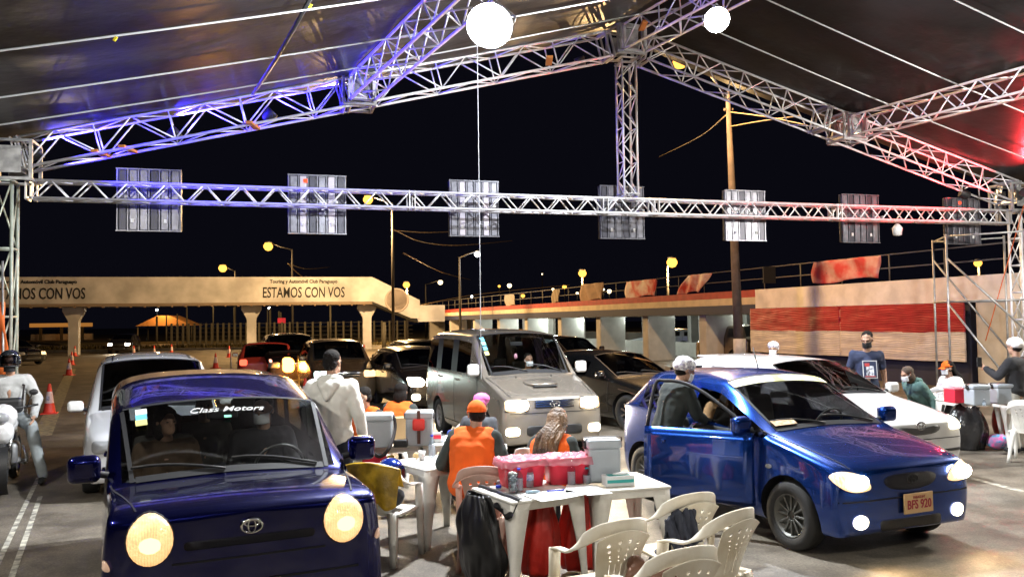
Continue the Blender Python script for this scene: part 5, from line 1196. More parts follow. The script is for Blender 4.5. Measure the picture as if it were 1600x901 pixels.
# dim people in the gold wagon
# ================================================================== PLASTIC FURNITURE
def make_chair(label, m):
    """monobloc armchair; faces -y"""
    t = thing('plastic_chair', label, 'chair', (0, 0, 0), 0, 'plastic armchairs of the post')
    def seatf(u, v): x = (u - .5) * (.42 + .04 * (1 - v)); y = -.22 + .42 * v; return Vector((x, y, .435 - .02 * v - .018 * math.sin(v * 3.14) * (1 - (2 * u - 1) ** 2) - (.03 if v < .04 else 0)))
    o = MB().grid(seatf, 16, 20, skip=lambda u, v: .35 < v < .9 and abs(((u - .1) / .8 * 6) % 1 - .5) < .10 and .1 < u < .9).build('seat', m, t); solid(o, .007)
    holes = [(.20, .80, .030), (.40, .82, .030), (.60, .82, .030), (.80, .80, .030), (.22, .69, .026), (.41, .70, .026), (.59, .70, .026), (.78, .69, .026), (.25, .60, .02), (.42, .60, .02), (.58, .60, .02), (.75, .60, .02), (.27, .53, .015), (.43, .53, .015), (.57, .53, .015), (.73, .53, .015)]
    def skip(u, v):
        for a, c, r in holes:
            if ((u - a) * .40) ** 2 + ((v - c) * .44) ** 2 < (r * .48) ** 2: return True
        if .10 < v < .47 and .2 < u < .8: return abs(((u - .2) / .6 * 5) % 1 - .5) < .09
        return False
    def backf(u, v):
        w_ = .30 + .12 * v; x = (u - .5) * w_; zt = .40 * v - (.055 * (2 * u - 1) ** 2 * v ** 3); return Vector((x, .20 + .13 * v + .03 * v * v - .045 * (2 * u - 1) ** 2, .425 + zt))
    o = MB().grid(backf, 60, 66, skip=skip).build('backrest', m, t); solid(o, .007)
    pts = [(-.275, -.20, .635), (-.285, -.10, .655), (-.285, .03, .665), (-.275, .13, .715), (-.245, .22, .775), (-.17, .29, .825), (-.06, .325, .845), (.06, .325, .845), (.17, .29, .825), (.245, .22, .775), (.275, .13, .715), (.285, .03, .665), (.285, -.10, .655), (.275, -.20, .635)]
    pp = arc(pts, 5); b = MB(); rr = []
    for i, p in enumerate(pp):      # rounded ribbon: wide on the arms, upright on the back
        tt = (pp[min(i + 1, len(pp) - 1)] - pp[max(i - 1, 0)]).normalized(); k = max(0, min(1, (p.z - .66) / .14))
        side = tt.cross(Vector((0, 0, 1))).normalized(); up = side.cross(tt).normalized(); W_ = (side * (1 - k) + up * k).normalized(); N_ = W_.cross(tt).normalized(); hw_ = .032 + .008 * k
        rr.append([b.bm.verts.new(p + W_ * (hw_ * a) + N_ * (.009 * c)) for a, c in ((-1, .3), (-1, -.6), (-.7, -1), (.7, -1), (1, -.6), (1, .3), (.8, 1), (-.8, 1))])
    for i in range(len(rr) - 1):
        for k in range(8): b._f([rr[i][k], rr[i][(k + 1) % 8], rr[i + 1][(k + 1) % 8], rr[i + 1][k]], True)
    b._f(rr[0]); b._f(rr[-1][::-1]); b.build('arm_rail', m, t)
    for sx in (-1, 1):
        def leg(name, top, bot, w0, w1, dx):
            b = MB(); T, B_ = Vector(top), Vector(bot); rows = []
            for k in range(7):
                q = T.lerp(B_, k / 6); w_ = w0 + (w1 - w0) * k / 6
                rows.append([b.bm.verts.new(q + Vector(v) * w_) for v in ((-.5 * sx, .5, 0), (.5 * sx, .5, 0), (.5 * sx, -.5, 0), (.28 * sx, -.5, 0), (.22 * sx, .2, 0), (-.5 * sx, .28, 0))])
            for i in range(6):
                for k in range(6): b._f([rows[i][k], rows[i][(k + 1) % 6], rows[i + 1][(k + 1) % 6], rows[i + 1][k]], True)
            b._f(rows[0]); b._f(rows[-1][::-1]); b.build(name, m, t)
        leg('leg', (sx * .272, -.195, .64), (sx * .27, -.25, 0), .065, .05, 0)
        leg('leg', (sx * .18, .19, .44), (sx * .245, .30, 0), .085, .05, 0)
        MB().box((sx * .235, .0, .425), (.075, .40, .02), .006).build('seat_rail', m, t)
    MB().box((0, -.215, .41), (.42, .02, .05), .006).build('seat_apron', m, t)
    return t
M_dirty = mat('aged_cream_plastic', (.74, .70, .60), .42, var=.15, vscale=4, bump=.05, bscale=50, col2=(.60, .52, .38))
ch0 = make_chair('cream plastic armchair with an empty seat nearest the red bagged table', M_dirty)
def face(dx, dy): return math.atan2(dx, -dy)
def place(px, Y): v = xz(px, Y, .8); v.z = 0; return v
ch0.location = place(938, 5.22); ch0.rotation_euler = (0, 0, face(-.42, .9)) 
ch0.scale = (.86, .86, .98)
def chair_at(px, Y, d, label, m=None):
    c = dup(ch0, place(px, Y), face(*d), label)
    if m:
        for o in c.children: o.data = o.data.copy(); o.data.materials[0] = m
    return c
chair_at(1052, 5.95, (-.42, .9), 'cream plastic armchair with a dark jacket on its seat, beside the open car')
chair_at(1104, 5.42, (-.62, .78), 'cream plastic armchair with yellowed back, third of the empty ones, nearest the bright blue wheel')
chair_at(1036, 4.62, (-.40, .92), 'cream plastic armchair lowest in view with a brown bag on its seat')
chair_at(757, 7.12, (.02, 1), 'pinkish plastic armchair under the orange capped man', mat('pink_plastic', (.62, .40, .32), .45, var=.2))
chair_at(603, 7.35, (.35, .93), 'white plastic armchair draped with a yellow raincoat', M_white)
chair_at(706, 10.0, (-.9, -.4), 'empty white plastic armchair before the van wheel', M_white)
chair_at(850, 8.0, (.5, .85), 'white plastic armchair under the long haired woman', M_white)
chair_at(1452, 13.75, (-.9, -.2), 'white plastic armchair under the teal jacketed person', M_white)
chair_at(1502, 14.0, (-.9, -.2), 'white plastic armchair under the orange capped woman', M_white)
chair_at(573, 10.2, (-.5, -.8), 'white plastic armchair under the masked man in orange', M_white)
chair_at(625, 10.7, (.3, .9), 'white plastic armchair under the helper with bobbed hair', M_white)
chair_at(748, 9.6, (.4, .8), 'white plastic armchair under the pink bonneted person', M_white)
chair_at(1608, 11.6, (.6, .6), 'white plastic armchair at the far side table, mostly out of view', M_white)
def make_table(label, sz, m, h=.72):
    t = thing('plastic_table', label, 'table', (0, 0, 0), 0, 'white plastic tables of the post'); a = sz / 2
    b = MB(); b.box((0, 0, h - .0125), (sz, sz, .025), .01); b.build('table_top', m, t)
    b = MB()
    for x, y, w_, d_ in ((0, -a + .02, sz - .1, .018), (0, a - .02, sz - .1, .018), (-a + .02, 0, .018, sz - .1), (a - .02, 0, .018, sz - .1)): b.box((x, y, h - .05), (w_, d_, .055), .004)
    b.build('apron_frame', m, t)
    for sx in (-1, 1):
        for sy in (-1, 1):
            b = MB(); rows = []
            for k in range(9):
                u = k / 8; w_ = .11 * (1 - u) ** 1.5 + .045; c = Vector((sx * (a - .012 + .015 * u), sy * (a - .012 + .015 * u), (h - .02) * (1 - u)))
                rows.append([b.bm.verts.new(c + Vector(v)) for v in ((0, 0, 0), (-sx * w_, 0, 0), (-sx * w_, -sy * .012, 0), (-sx * .012, -sy * .012, 0), (-sx * .012, -sy * w_, 0), (0, -sy * w_, 0))])
            for i in range(8):
                for k in range(6): b._f([rows[i][k], rows[i][(k + 1) % 6], rows[i + 1][(k + 1) % 6], rows[i + 1][k]], True)
            b._f(rows[0]); b._f(rows[-1][::-1]); b.build('leg', m, t)
    return t
tA = make_table('white plastic table with a red tub, draped with a black bin bag, nearest the viewer', .66, M_white); tA.location = (.10, 6.60, 0); tA.rotation_euler = (0, 0, R(30))
tB = dup(tA, Vector((.84, 6.90, 0)), R(16), 'white plastic table holding the tissue box and the tall cooler')
tC = dup(tA, Vector((-.74, 8.0, 0)), R(38), 'white plastic table with a paper cup and a water bottle')
tD = dup(tA, place(606, 9.35), R(8), 'white plastic table under the two strapped coolers by the hooded man'); tD.scale = (1.15, 1, 1)
tE = dup(tA, place(700, 9.4), R(14), 'white plastic table with papers beside the pink bonneted person')
tF = dup(tA, place(1570, 12.85), R(20), 'white plastic table with two coolers before the black jacketed person')
tG = dup(tA, place(1512, 13.0), R(12), 'plastic table carrying the red box beside the orange capped woman')
TZt = .725
def on(px, py, z=TZt): return gr(px, py, z)
# ------------------------------------------------------------------ coolers
M_cool1 = mat('cooler_grey', (.42, .46, .50), .4, var=.08, bump=.05, bscale=40); M_strap = mat('black_strap', (.02, .015, .015), .7)
def cooler(label, loc, rz, w_, d_, h_, m=M_cool1, strap=True, ribbon=False):
    t = thing('cooler_box', label, 'cooler', loc, rz, 'grey vaccine coolers'); b = MB()
    b.box((0, 0, h_ * .39), (w_ * .94, d_ * .94, h_ * .78), .02, seg=3); b.build('box', m, t)
    MB().box((0, 0, h_ * .88), (w_, d_, h_ * .22), .022, seg=3).build('lid', m, t)
    for sx in (-1, 1): MB().lathe([(.03, -.012), (.036, 0), (.03, .012)], 14, Matrix.Translation((sx * (w_ / 2 + .006), 0, h_ * .84)) @ Matrix.Rotation(R(90), 4, 'Y')).build('strap_hinge', M_black, t)
    if strap:
        p = arc([(-w_ / 2 - .012, 0, h_ * .84), (-w_ / 2 - .03, -.04, h_ * .4), (-w_ * .25, -d_ / 2 - .05, -.0), (w_ * .1, -d_ / 2 - .07, -.075), (w_ * .42, -d_ / 2 - .05, .02), (w_ / 2 + .02, -.02, h_ * .5), (w_ / 2 + .012, 0, h_ * .84)], 6)
        if strap == 'up': p = arc([(-w_ / 2 - .012, 0, h_ * .84), (-w_ / 2 - .02, 0, h_ * 1.0), (-w_ * .3, .0, h_ * 1.03), (w_ * .3, .0, h_ * 1.03), (w_ / 2 + .02, 0, h_ * 1.0), (w_ / 2 + .012, 0, h_ * .84)], 6)
        MB().tube(p, .02, 8, flat=.2).build('shoulder_strap', M_strap, t)
    if ribbon:
        MB().box((0, -d_ / 2 - .004, h_ * .55), (.035, .006, h_ * .95)).build('closing_strap', mat('brown_strap', (.08, .03, .02), .7), t)
        MB().box((0, -d_ / 2 - .012, h_ * .62), (.13, .012, .12), .02).build('ribbon_bow', mat('red_ribbon', (.75, .05, .04), .6), t)
    return t
cooler('grey cooler with a long black strap looping down beside the hooded man', on(592, 697), R(4), .31, .26, .36)
cooler('grey cooler with a red ribbon bow on its strap', on(656, 694), R(2), .30, .26, .37, strap=False, ribbon=True)
cooler('tall grey cooler standing behind the tissue box', on(942, 750), R(6), .28, .22, .35, strap='up')
cooler('small pale cooler on the far side table, beside the orange capped woman', on(1527, 632), R(5), .28, .25, .30, strap='up')
cooler('small pale cooler on the far side table, next to the black jacket', on(1566, 630), R(0), .28, .25, .30, strap='up')
# ------------------------------------------------------------------ tubs, bottles, cups
M_tub = mat('red_tub', (.80, .035, .07), .35, spec=.5, var=.1); M_film = mat('pink_film', (.85, .30, .38), .25, alpha=.55, bump=1, bscale=9, spec=.8)
def tub(label, px, py, rz, w_, d_, h_):
    t = thing('plastic_tub', label, 'tub', on(px, py), rz, 'red waste tubs lined with pink film'); b = MB()
    a, c = (w_ / 2 * .86, d_ / 2 * .86), (w_ / 2, d_ / 2)
    def sq(p, z, n=24): return [Vector((p[0] * max(-1, min(1, 1.25 * math.cos(2 * math.pi * k / n))), p[1] * max(-1, min(1, 1.25 * math.sin(2 * math.pi * k / n))), z)) for k in range(n)]
    R_ = [[b.bm.verts.new(v) for v in sq(a, .0)], [b.bm.verts.new(v) for v in sq(c, h_ - .02)], [b.bm.verts.new(v) for v in sq((c[0] + .012, c[1] + .012), h_)], [b.bm.verts.new(v) for v in sq((c[0] - .008, c[1] - .008), h_)], [b.bm.verts.new(v) for v in sq((a[0], a[1]), .03)]]
    for i in range(4):
        for k in range(24): b._f([R_[i][k], R_[i][(k + 1) % 24], R_[i + 1][(k + 1) % 24], R_[i + 1][k]], True)
    b._f(R_[0][::-1]); b._f(R_[-1]); b.build('tub_shell', M_tub, t)
    rnd = random.Random(px)
    b = MB(); q = sq((c[0] + .02, c[1] + .02), h_, 40); q2 = sq((c[0] + .028, c[1] + .028), h_ - .05, 40); q0 = sq((c[0] - .02, c[1] - .02), h_ + .012, 40); q3 = sq((c[0] * .5, c[1] * .5), h_ - .03, 40)
    L_ = [[b.bm.verts.new(v + Vector((0, 0, rnd.uniform(-.012, .014)))) for v in r] for r in (q3, q0, q, q2)]
    for i in range(3):
        for k in range(40): b._f([L_[i][k], L_[i][(k + 1) % 40], L_[i + 1][(k + 1) % 40], L_[i + 1][k]], True)
    b._f(L_[0]); b.build('film_liner', M_film, t); return t
tub('red tub lined with pink film behind the small water bottles', 815, 757, R(22), .36, .26, .21)
tub('red tub lined with pink film between the bottle and the cooler', 885, 752, R(14), .36, .26, .21)
M_pet = glass('clear_plastic', (.82, .86, .9), .07); M_water = mat('bottle_liquid', (.75, .8, .85), .1, alpha=.35); M_bcap = mat('blue_cap', (.01, .03, .55), .4); M_wcap = mat('white_cap', (.75, .75, .75), .4)
def bottle(label, px, py, h_, r, capm, z=TZt, liquid=.55, labelm=None, loc=None):
    t = thing('water_bottle', label, 'bottle', loc or on(px, py, z), random.uniform(0, 6), 'clear bottles on the tables')
    MB().lathe([(r * .9, .0), (r, .01), (r, h_ * .60), (r * .92, h_ * .66), (r * .45, h_ * .84), (r * .36, h_ * .87), (r * .36, h_ * .93)], 18).build('bottle_body', M_pet, t)
    MB().lathe([(r * .4, h_ * .92), (r * .42, h_ * .93), (r * .42, h_ * .99), (r * .38, h_)], 14).build('cap', capm, t)
    MB().lathe([(r * .85, .004), (r * .95, .012), (r * .95, h_ * liquid)], 16).build('liquid', M_water, t)
    if labelm: MB().lathe([(r * 1.01, h_ * .25), (r * 1.02, h_ * .26), (r * 1.02, h_ * .46), (r * 1.01, h_ * .47)], 18).build('paper_label', labelm, t)
    return t
M_lab = mat('bottle_label', (.6, .6, .68), .6, var=.6, vscale=40, col2=(.2, .25, .5))
bottle('clear bottle with a dark blue cap beside the tumbler of cotton', 811, 766, .175, .033, M_bcap)
bottle('taller labelled clear bottle with a blue cap against the red tub', 827, 760, .22, .038, M_bcap, labelm=M_lab)
bottle('clear bottle with a white nozzle before the second red tub', 893, 757, .20, .034, M_wcap)
bottle('short clear bottle with a teal cap among the papers', 917, 755, .13, .034, mat('teal_cap', (.05, .4, .45), .4))
bottle('tall clear bottle with a blue cap on the paper cup table', 675, 714, .22, .034, M_bcap)
bottle('small bottle with a white cap on the papers table', 690, 690, .12, .025, M_wcap)
bottle('tiny white bottle standing before the far coolers', 1538, 634, .10, .025, M_wcap)
bottle('white capped vial with a blue band at the table corner', 779, 765, .075, .022, M_wcap, labelm=M_bcap, liquid=.3)
def cup(label, px, py, h_, r0, r1, m, fill=None, z=TZt, n=12):
    t = thing('cup', label, 'cup', on(px, py, z), 0, 'cups and tumblers on the tables')
    MB().lathe([(r0, 0), (r1, h_), (r1 * .94, h_), (r0 * .92, .006)], 20).build('cup_wall', m, t)
    if fill:
        b = MB(); rnd = random.Random(px)
        for k in range(26): 
            zz = rnd.uniform(.02, h_ + .01); rr_ = r0 * .75; a = rnd.uniform(0, 6.28); d = rnd.uniform(0, rr_); b.ell((d * math.cos(a), d * math.sin(a), zz), (.017, .016, .014), sub=1)
        b.build('cotton_foam', fill, t)
    return t
M_cot = mat('cotton', (.8, .8, .78), .95, bump=.6, bscale=60)
cup('tall clear tumbler packed with white cotton on the red tub table', 802, 769, .15, .036, .045, M_pet, M_cot)
cup('clear tumbler of cotton balls before the tall cooler', 931, 752, .12, .038, .048, M_pet, M_cot)
cup('white paper cup on the table by the water bottle', 659, 718, .085, .025, .036, M_wcap)
tag(MB().ell(on(651, 716) + Vector((0, 0, .03)), (.04, .03, .03)).build('bread_roll', mat('bread', (.6, .42, .2), .8, bump=.4)), 'small bread roll beside the white paper cup', 'bread')
# tissue box
t = thing('tissue_box', 'white and teal box of gloves on the table by the tall cooler', 'box', on(966, 757), R(12))
MB().box((0, 0, .04), (.24, .12, .08), .003).build('carton', mat('carton_white', (.72, .74, .74), .6), t); MB().box((0, -.0612, .04), (.22, .002, .025)).build('teal_stripe', mat('teal_print', (.03, .35, .33), .6), t)
MB().box((0, 0, .0812), (.18, .08, .002)).build('teal_top', MATS['teal_print'], t); MB().ell((.02, 0, .088), (.07, .03, .012)).build('tissue', M_paper, t)
# papers
def paper(label, px, py, rz, w_=.21, d_=.297, z=TZt, m=None, k=0):
    v = on(px, py, z + .003 + .003 * k); b = MB().box((0, 0, 0), (w_, d_, .0015)); o = b.build('paper_sheet', m or M_paper); o.location = v; o.rotation_euler = (0, 0, rz); tag(o, label, 'paper', 'papers lying on the tables'); return o
paper('white sheet at the near edge of the red tub table', 850, 775, R(28)); paper('white sheet partly over another at the joint of the near tables', 880, 770, R(40), k=1)
paper('white sheet on the cooler table close to its near edge', 925, 766, R(20)); paper('white sheet beside the teal and white box', 905, 763, R(-5), k=1)
paper('white form on the table before the pink bonneted person', 700, 686, R(10), w_=.3); paper('second form overlapping on the same table', 718, 690, R(30), k=1); paper('white form on the far side table', 1585, 636, R(10)); paper('white sheet on the table by the paper cup', 690, 718, R(20))
o = MB().tube([(-.07, 0, 0), (.07, 0, 0)], .005, 6).build('pen', M_bcap); o.location = on(868, 768) + Vector((0, 0, .012)); o.rotation_euler = (0, 0, .3); tag(o, 'dark blue pen lying on the white sheets', 'pen')
o = MB().tube([(-.05, 0, 0), (.03, 0, 0), (.06, 0, 0)], [.012, .012, .004], 8).build('ointment_tube', mat('tube_blue', (.35, .5, .6), .4)); o.location = on(832, 771) + Vector((0, 0, .016)); o.rotation_euler = (0, 0, .2); tag(o, 'small pale blue tube lying in front of the bottles', 'tube')
o = MB().box((0, 0, .04), (.15, .07, .08), .012).build('camera_case', M_black); o.location = on(626, 698); tag(o, 'small black case between the two strapped coolers', 'case')
o = MB().box((0, 0, .12), (.26, .2, .24), .003).build('cardboard_box', mat('cardboard', (.42, .27, .13), .85, var=.15)); o.location = on(634, 684); o.rotation_euler = (0, 0, .2); tag(o, 'plain brown cardboard box behind the two strapped coolers', 'box')
t = thing('first_aid_box', 'small white and red carton beside the ribbon cooler', 'box', on(682, 690), .2); MB().box((0, 0, .05), (.10, .08, .10), .003).build('carton', MATS['carton_white'], t); MB().box((0, -.041, .06), (.09, .002, .04)).build('red_band', M_tub, t)
t = thing('red_box', 'red storage box beside the orange capped woman', 'box', on(1497, 628), R(10)); b = MB(); b.box((0, 0, .10), (.30, .24, .20), .01); b.build('box', M_tub, t); MB().box((0, 0, .21), (.32, .26, .025), .006).build('lid', M_film, t)
o = MB().ell((0, 0, .05), (.05, .05, .05)).build('blue_kit', mat('kit_blue', (.04, .07, .3), .5, bump=.5)); o.location = on(705, 684); tag(o, 'blue wrapped kit near the hands of the orange capped man', 'kit')
# ------------------------------------------------------------------ soft goods
def blob_cloth(name, m, pts, r, label, cat, vox=.012, group=None, noise=.05, ns=.18, it=2):
    b = MB()
    for p in pts: b.ell(p[:3], p[3:6] if len(p) > 3 else (r, r, r))
    o = rem(b.build(name, m), vox, it)
    tx = bpy.data.textures.get('clouds_' + str(ns)) or bpy.data.textures.new('clouds_' + str(ns), 'CLOUDS'); tx.noise_scale = ns
    d = o.modifiers.new('d', 'DISPLACE'); d.texture = tx; d.strength = noise; d.mid_level = .5
    return tag(o, label, cat, group)
M_bag = mat('bin_bag', (.010, .010, .011), .42, spec=.4); M_redbag = mat('red_bag', (.62, .03, .02), .38, bump=.8, bscale=10, var=.25)
# bin bag hanging over the table corner
ax = tA.location + Vector((-.33 * .87 + .02, .0 - .33 * .5 + .02, 0))
def sheet(name, m, fn, nu, nv, label, cat, th=.004, group=None, parent=None):
    o = MB().grid(fn, nu, nv).build(name, m, parent); solid(o, th); return tag(o, label, cat, group)
Ra = Matrix.Rotation(R(30), 3, 'Z')
def bagf(u, v):
    a = math.pi * 2 * u; r_ = .08 + .125 * math.sin(min(1, v * 1.05) * 2.7) ** .8 + .07 * noise.noise(Vector((math.cos(a) * 1.6, math.sin(a) * 1.6, v * 2.2))) + .022 * noise.noise(Vector((math.cos(a) * 3, math.sin(a) * 3, v * 5)))
    return tA.location + Ra @ Vector((-.45 + r_ * .6 * math.cos(a) + .05 * v, .0 + r_ * 1.25 * math.sin(a), .74 - .72 * v ))
sheet('bin_bag', M_bag, bagf, 150, 60, 'big glossy black bin bag hanging from the corner of the red tub table', 'bag', group='bin bags hung on tables')
def fl(u, v): # folded rim over the table edge
    return tA.location + Ra @ Vector((-.335 - .012 * math.sin(u * 20) * v + .10 * (1 - v) , -.33 + .64 * u, .735 - (.18 + .04 * math.sin(u * 12)) * max(0, v - .3)))
sheet('bag_flap', M_bag, fl, 30, 10, 'folded rim of black film clipped over the edge of the red tub table', 'bag rim', group='bin bags hung on tables')
for k, (px, py, w_, hh, lab) in enumerate(((812, 790, .15, .50, 'red bag hanging under the red tub table beside its near leg'), (862, 780, .15, .52, 'red bag hanging under the joint of the two near tables'))):
    c0 = on(px, py, .0); c0 = tA.location.lerp(tB.location, (.12, .55)[k]) + Vector((0, .06, 0))
    def rb(u, v, c0=c0, w_=w_, k=k):
        a = 2 * math.pi * u; r_ = w_ * (.45 + .6 * math.sin(v * 2.5)) + .016 * math.sin(a * 7 + 4 * v + k); return c0 + Vector((r_ * math.cos(a), r_ * .7 * math.sin(a), .66 - .62 * v))
    sheet('red_bag', M_redbag, rb, 48, 20, lab, 'bag', group='red bags under the tables')
q = place(1508, 12.75)
def bg2(u, v):
    a = 2 * math.pi * u; r_ = .08 + .22 * math.sin(min(1, v * 1.05) * 2.5) ** .7 + .02 * math.sin(a * 6 + 5 * v); return q + Vector((r_ * math.cos(a), r_ * .8 * math.sin(a), .70 - .69 * v))
sheet('bin_bag', mat('bin_bag_translucent', (.03, .03, .032), .2, spec=.6, bump=.9, bscale=9), bg2, 48, 24, 'black bin bag hanging beside the far side table', 'bag', group='bin bags hung on tables')
q2 = place(1568, 12.9)
sheet('red_bag', M_redbag, lambda u, v: q2 + Vector(((.12 + .06 * math.sin(v * 2.6)) * math.cos(2 * math.pi * u), (.1 + .05 * math.sin(v * 2.6)) * math.sin(2 * math.pi * u), .66 - .45 * v)), 30, 14, 'red bag hanging under the far side table', 'bag', group='red bags under the tables')
blob_cloth('patterned_bag', mat('patterned_cloth', (.7, .1, .3), .7, var=1, vscale=12, col2=(.05, .35, .6)), [(*(place(1556, 12.6) + Vector((.0, 0, .13))), .17, .12, .12)], .1, 'colourful patterned bag lying under the far side table', 'bag', noise=.04)
blob_cloth('dark_backpack', cloth('dark_backpack_cloth', (.03, .035, .05)), [(*(place(1590, 13.1) + Vector((0, 0, .2))), .15, .12, .2)], .1, 'dark backpack leaning under the far side table', 'bag', noise=.03)
# dark jacket on a chair, brown bag on a chair
c2 = place(1052, 5.95); f2 = Matrix.Rotation(face(-.42, .9), 3, 'Z'); M_nj = cloth('navy_jacket', (.03, .035, .055))
def jac(u, v):
    f = v * 2 - 1; d = abs(f); x = .05 + .24 * u; z = .84 - .05 * (x / .24) ** 2 + .02; fold = .018 * math.sin(u * 19 + v * 5) + .012 * math.sin(u * 41 - v * 8)
    if f > 0: return c2 + f2 @ (Vector((x - .05 * d, (.30 + .05 * d + fold) , z - .26 * d ** 1.2 + .02 * math.sin(u * 13))) * .9)
    return c2 + f2 @ (Vector((x - .10 * d, (.30 - .16 * d - .22 * d * d + fold), z - .40 * d ** .8 + .03 * math.sin(u * 11) * d)) * .9)
o = MB().grid(jac, 40, 44).build('dark_jacket', M_nj); solid(o, .02); wrinkle(o, .04, .1); tag(o, 'dark jacket draped over the back of the cream armchair beside the open car', 'jacket')
c4 = place(1015, 4.95); blob_cloth('brown_bag', mat('brown_leather', (.22, .10, .06), .5, var=.4, bump=.4), [(c4.x, c4.y, .53, .16, .09, .10), (c4.x - .08, c4.y + .05, .60, .06, .06, .06)], .1, 'soft brown bag on the lowest cream armchair', 'bag', noise=.03)
0 and blob_cloth('brown_bag', MATS['brown_leather'], [(*(place(1146, 5.25) + Vector((0, 0, .55))), .05, .05, .07)], .1, 'small brown bag hooked behind the yellowed armchair', 'bag', noise=.02)
# yellow raincoat over the chair back
cy_ = place(603, 7.35); fy = face(.35, .93); Ry = Matrix.Rotation(fy, 3, 'Z'); M_ylw = mat('yellow_raincoat', (.60, .36, .02), .4, var=.5, vscale=7, bump=.7, bscale=9)
def yel(u, v):
    x = .44 * (u - .5) * 1.25; f = v * 2 - 1; z = .86 - .05 * (2 * u - 1) ** 2; d = abs(f)
    y = .325 + .05 * f + .02 * math.sin(u * 17 + v * 6) * d - .07 * (2 * u - 1) ** 2
    drop = (.30 + .13 * u + .03 * math.sin(u * 15)) if f > 0 else .16
    return cy_ + Ry @ Vector((x, y + (.03 * d if f > 0 else -.02 * d), z - drop * d ** 1.3 + .012))
sheet('yellow_raincoat', M_ylw, yel, 40, 30, 'yellow raincoat hanging over the back of a white plastic armchair', 'raincoat', .008)
bp = cy_ + Ry @ Vector((0, -.02, 0)); blob_cloth('black_backpack', cloth('black_backpack_cloth', (.02, .02, .024)), [(bp.x, bp.y, .52, .16, .12, .10)], .1, 'black backpack on the seat of the raincoat draped armchair', 'bag', noise=.03)
helmet('blue helmet resting on the black backpack behind the yellow raincoat', bp + Vector((.03, 0, .60)), R(40), r=.13)
rb_ = thing('red_yellow_bag', 'red and yellow bag hanging under the edge of the two cooler table', 'bag', place(585, 8.9) + Vector((0, 0, .42))); MB().box((0, 0, .11), (.26, .05, .22), .02).build('bag_cloth', M_tub, rb_); MB().box((.17, 0, .12), (.08, .04, .2), .015).build('yellow_panel', M_ylw, rb_)
# ------------------------------------------------------------------ traffic cones
M_cone = mat('cone_orange', (.72, .05, .03), .5, var=.15); M_conew = mat('cone_white', (.72, .55, .55), .5)
def cone(label):
    t = thing('traffic_cone', label, 'traffic cone', (0, 0, 0), 0, 'traffic cones along the lanes')
    MB().box((0, 0, .015), (.36, .36, .03), .01).build('base', M_cone, t)
    MB().lathe([(.14, .02), (.135, .05), (.10, .25), (.03, .70), (.022, .71)], 20).build('shell', M_cone, t)
    MB().lathe([(.1005, .255), (.102, .26), (.060, .52), (.058, .525)], 20).build('white_sleeve', M_conew, t)
    MB().box((-.02, -.092, .37), (.07, .004, .10), rot=Euler((R(-9), 0, 0)).to_matrix()).build('printed_label', mat('cone_label', (.35, .35, .45), .6, var=.5, vscale=30), t)
    return t
c0 = cone('orange cone with a white sleeve and printed label alone beside the silver wagon'); c0.location = gr(77, 646); c0.rotation_euler = (0, 0, .4)
for k, (px, py, lab) in enumerate(((108, 586, 'orange cone at the foot of the bridge pier, nearest of three'), (112, 570, 'second orange cone in the line by the bridge pier'), (117, 556, 'third orange cone in the line by the bridge pier'), (209, 556, 'cone behind the silver wagon roof, first of three'), (241, 556, 'cone behind the silver wagon roof, second of three'), (268, 553, 'cone behind the silver wagon roof, third of three'), (337, 575, 'orange cone between the silver wagon and the red tailed car'), (358, 558, 'dark orange cone beyond the red tailed car'), (388, 588, 'orange cone before the red tailed car'), (477, 636, 'orange and white cone just behind the hooded man'), (569, 556, 'orange cone by the end pier of the footbridge'))):
    o = dup(c0, gr(px, py), k * .7, lab)
o = thing('bollard_post', 'slim grey post in front of the dark tall wagon', 'post', gr(361, 586)); MB().tube([(0, 0, 0), (0, 0, .95)], .035, 8).build('shaft', M_galv, o); MB().lathe([(.16, 0), (.16, .03), (.06, .05)], 14).build('foot', M_rubber, o)
# ------------------------------------------------------------------ motorcycle and rider
mb = carpos(12, 10.9); t = thing('motorcycle', 'motorcycle with a pale front fairing facing the lanes, carrying a helmeted rider', 'motorcycle', mb, R(24))
def wheel2(y, r=.31):
    M = Matrix.Translation((0, y, r)) @ Matrix.Rotation(R(90), 4, 'Y')
    w_ = MB().lathe([(r * .82, -.045), (r * .95, -.05), (r, -.02), (r, .02), (r * .95, .05), (r * .82, .045)], 32, M, True).build('wheel', M_rubber, t)
    b = MB().lathe([(r * .80, -.03), (r * .84, 0), (r * .80, .03), (r * .76, 0)], 28, M, True)
    for k in range(8): a = k * math.pi / 4; b.tube([M @ Vector((.03 * math.cos(a), .03 * math.sin(a), 0)), M @ Vector((r * .8 * math.cos(a), r * .8 * math.sin(a), 0))], .008, 5)
    b.build('rim', M_galv, w_)
wheel2(-.62); wheel2(.62)
M_mw = mat('moto_white', (.62, .62, .62), .3, coat=.6)
b = MB(); b.tube([(-.09, -.62, .31), (-.09, -.40, .88)], .022, 8); b.tube([(.09, -.62, .31), (.09, -.40, .88)], .022, 8); b.build('fork_frame', M_chrome, t)
b = MB(); b.tube([(0, -.38, .85), (0, .1, .62), (0, .35, .70), (0, .62, .31)], .035, 8); b.tube([(0, -.36, .8), (0, -.1, .32), (0, .3, .3), (0, .62, .31)], .03, 8); b.build('chassis', M_black, t)
b = MB(); b.ell((0, -.12, .80), (.13, .24, .13)); rem(b.build('tank', M_mw, t), .012)
b = MB(); b.ell((0, -.47, .93), (.17, .12, .17)); b.ell((0, -.52, .74), (.14, .10, .16)); rem(b.build('fairing', M_mw, t), .012)
MB().ell((0, -.60, .93), (.09, .04, .07)).build('headlight', M_lensoff, t); b = MB(); b.box((0, .32, .80), (.24, .62, .09), .035); b.build('saddle', M_black, t)
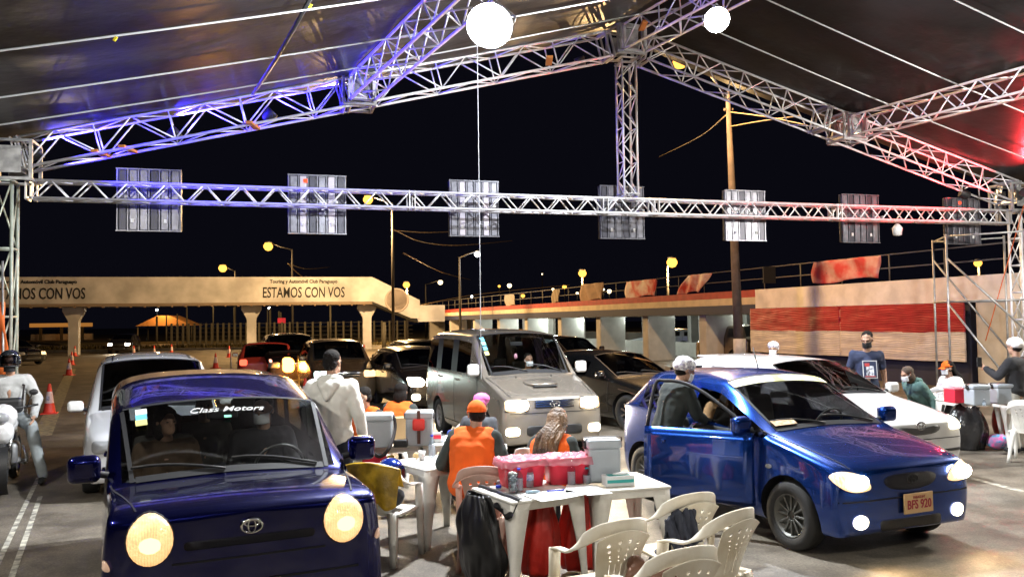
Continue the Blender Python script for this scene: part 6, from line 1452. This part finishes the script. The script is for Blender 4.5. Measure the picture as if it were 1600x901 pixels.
b = MB(); b.tube([(-.36, -.22, 1.05), (-.12, -.34, 1.02), (.12, -.34, 1.02), (.36, -.22, 1.05)], .014, 8); b.build('handlebar', M_black, t)
for sx in (-1, 1): MB().tube([(sx * .25, -.3, 1.04), (sx * .30, -.32, 1.2)], .008, 6).build('mirror_stem', M_black, t); MB().ell((sx * .32, -.33, 1.22), (.055, .02, .04)).build('mirror', M_black, t)
b = MB(); b.box((0, .05, .42), (.24, .34, .28), .05); b.tube([(.12, -.05, .34), (.16, .3, .25), (.17, .7, .32)], .035, 8); b.build('engine', M_galv, t)
b = MB(); b.tube([(-.2, -.30, .55), (-.26, -.34, .35), (-.2, -.1, .30), (.2, -.1, .30)], .012, 6); b.tube([(.2, -.30, .55), (.26, -.34, .35), (.2, -.1, .30)], .012, 6); b.build('crash_bar_frame', M_chrome, t)
MB().grid(lambda u, v: Vector((.13 * math.sin((u - .5) * 2), -.62 - .34 * math.cos((v - .5) * 2.0) * 1.0, .31 + .34 * math.sin((v - .5) * 2.0) + .0)), 8, 10).build('mudguard', M_black, t)
rl = mb + Matrix.Rotation(R(24), 3, 'Z') @ Vector((0, .22, 0))
pr = person('motorcyclist in a pale grey jacket and trousers with a crossbody bag and dark mask', rl, R(24), 'sit', h=1.76, seat=.78, lean=R(8), top=cloth('pale_jacket', (.45, .45, .44), .1), pants=cloth('grey_trousers', (.30, .33, .34)), mask=M_maskb, arms=[((-.30, -.06, 1.18), (-.33, -.36, 1.06)), ((.32, -.04, 1.16), (.30, -.30, .98))], legs=[((-.27, -.34, -.12), (-.36, -.28, .09)), ((.27, -.34, -.12), (.40, -.30, .09))])
hp = pr['t'].matrix_basis; hh = helmet('dark glossy helmet with open visor on the motorcyclist', Matrix.Rotation(R(24), 4, 'Z').to_3x3() @ (pr['hc'] + Vector((0, .0, -.105))) + rl, R(24), mat('dark_helmet', (.03, .035, .04), .12, .4, coat=1), r=.145)
bb = pr['U'](0, -.20, 1.12); R24 = Matrix.Rotation(R(24), 3, 'Z'); bg_ = thing('crossbody_bag', 'black crossbody bag across the chest of the motorcyclist', 'bag', rl + R24 @ bb, R(24)); o = MB().box((0, -.02, 0), (.34, .12, .2), .05, seg=3).build('pouch', M_black, bg_); MB().tube([(.16, 0, .06), (.17, .06, .25), (.05, .14, .34)], .014, 6, flat=.3).build('strap', M_strap, bg_)
# black sack leaning by the rear of the tables; microphone-like stand by wire omitted
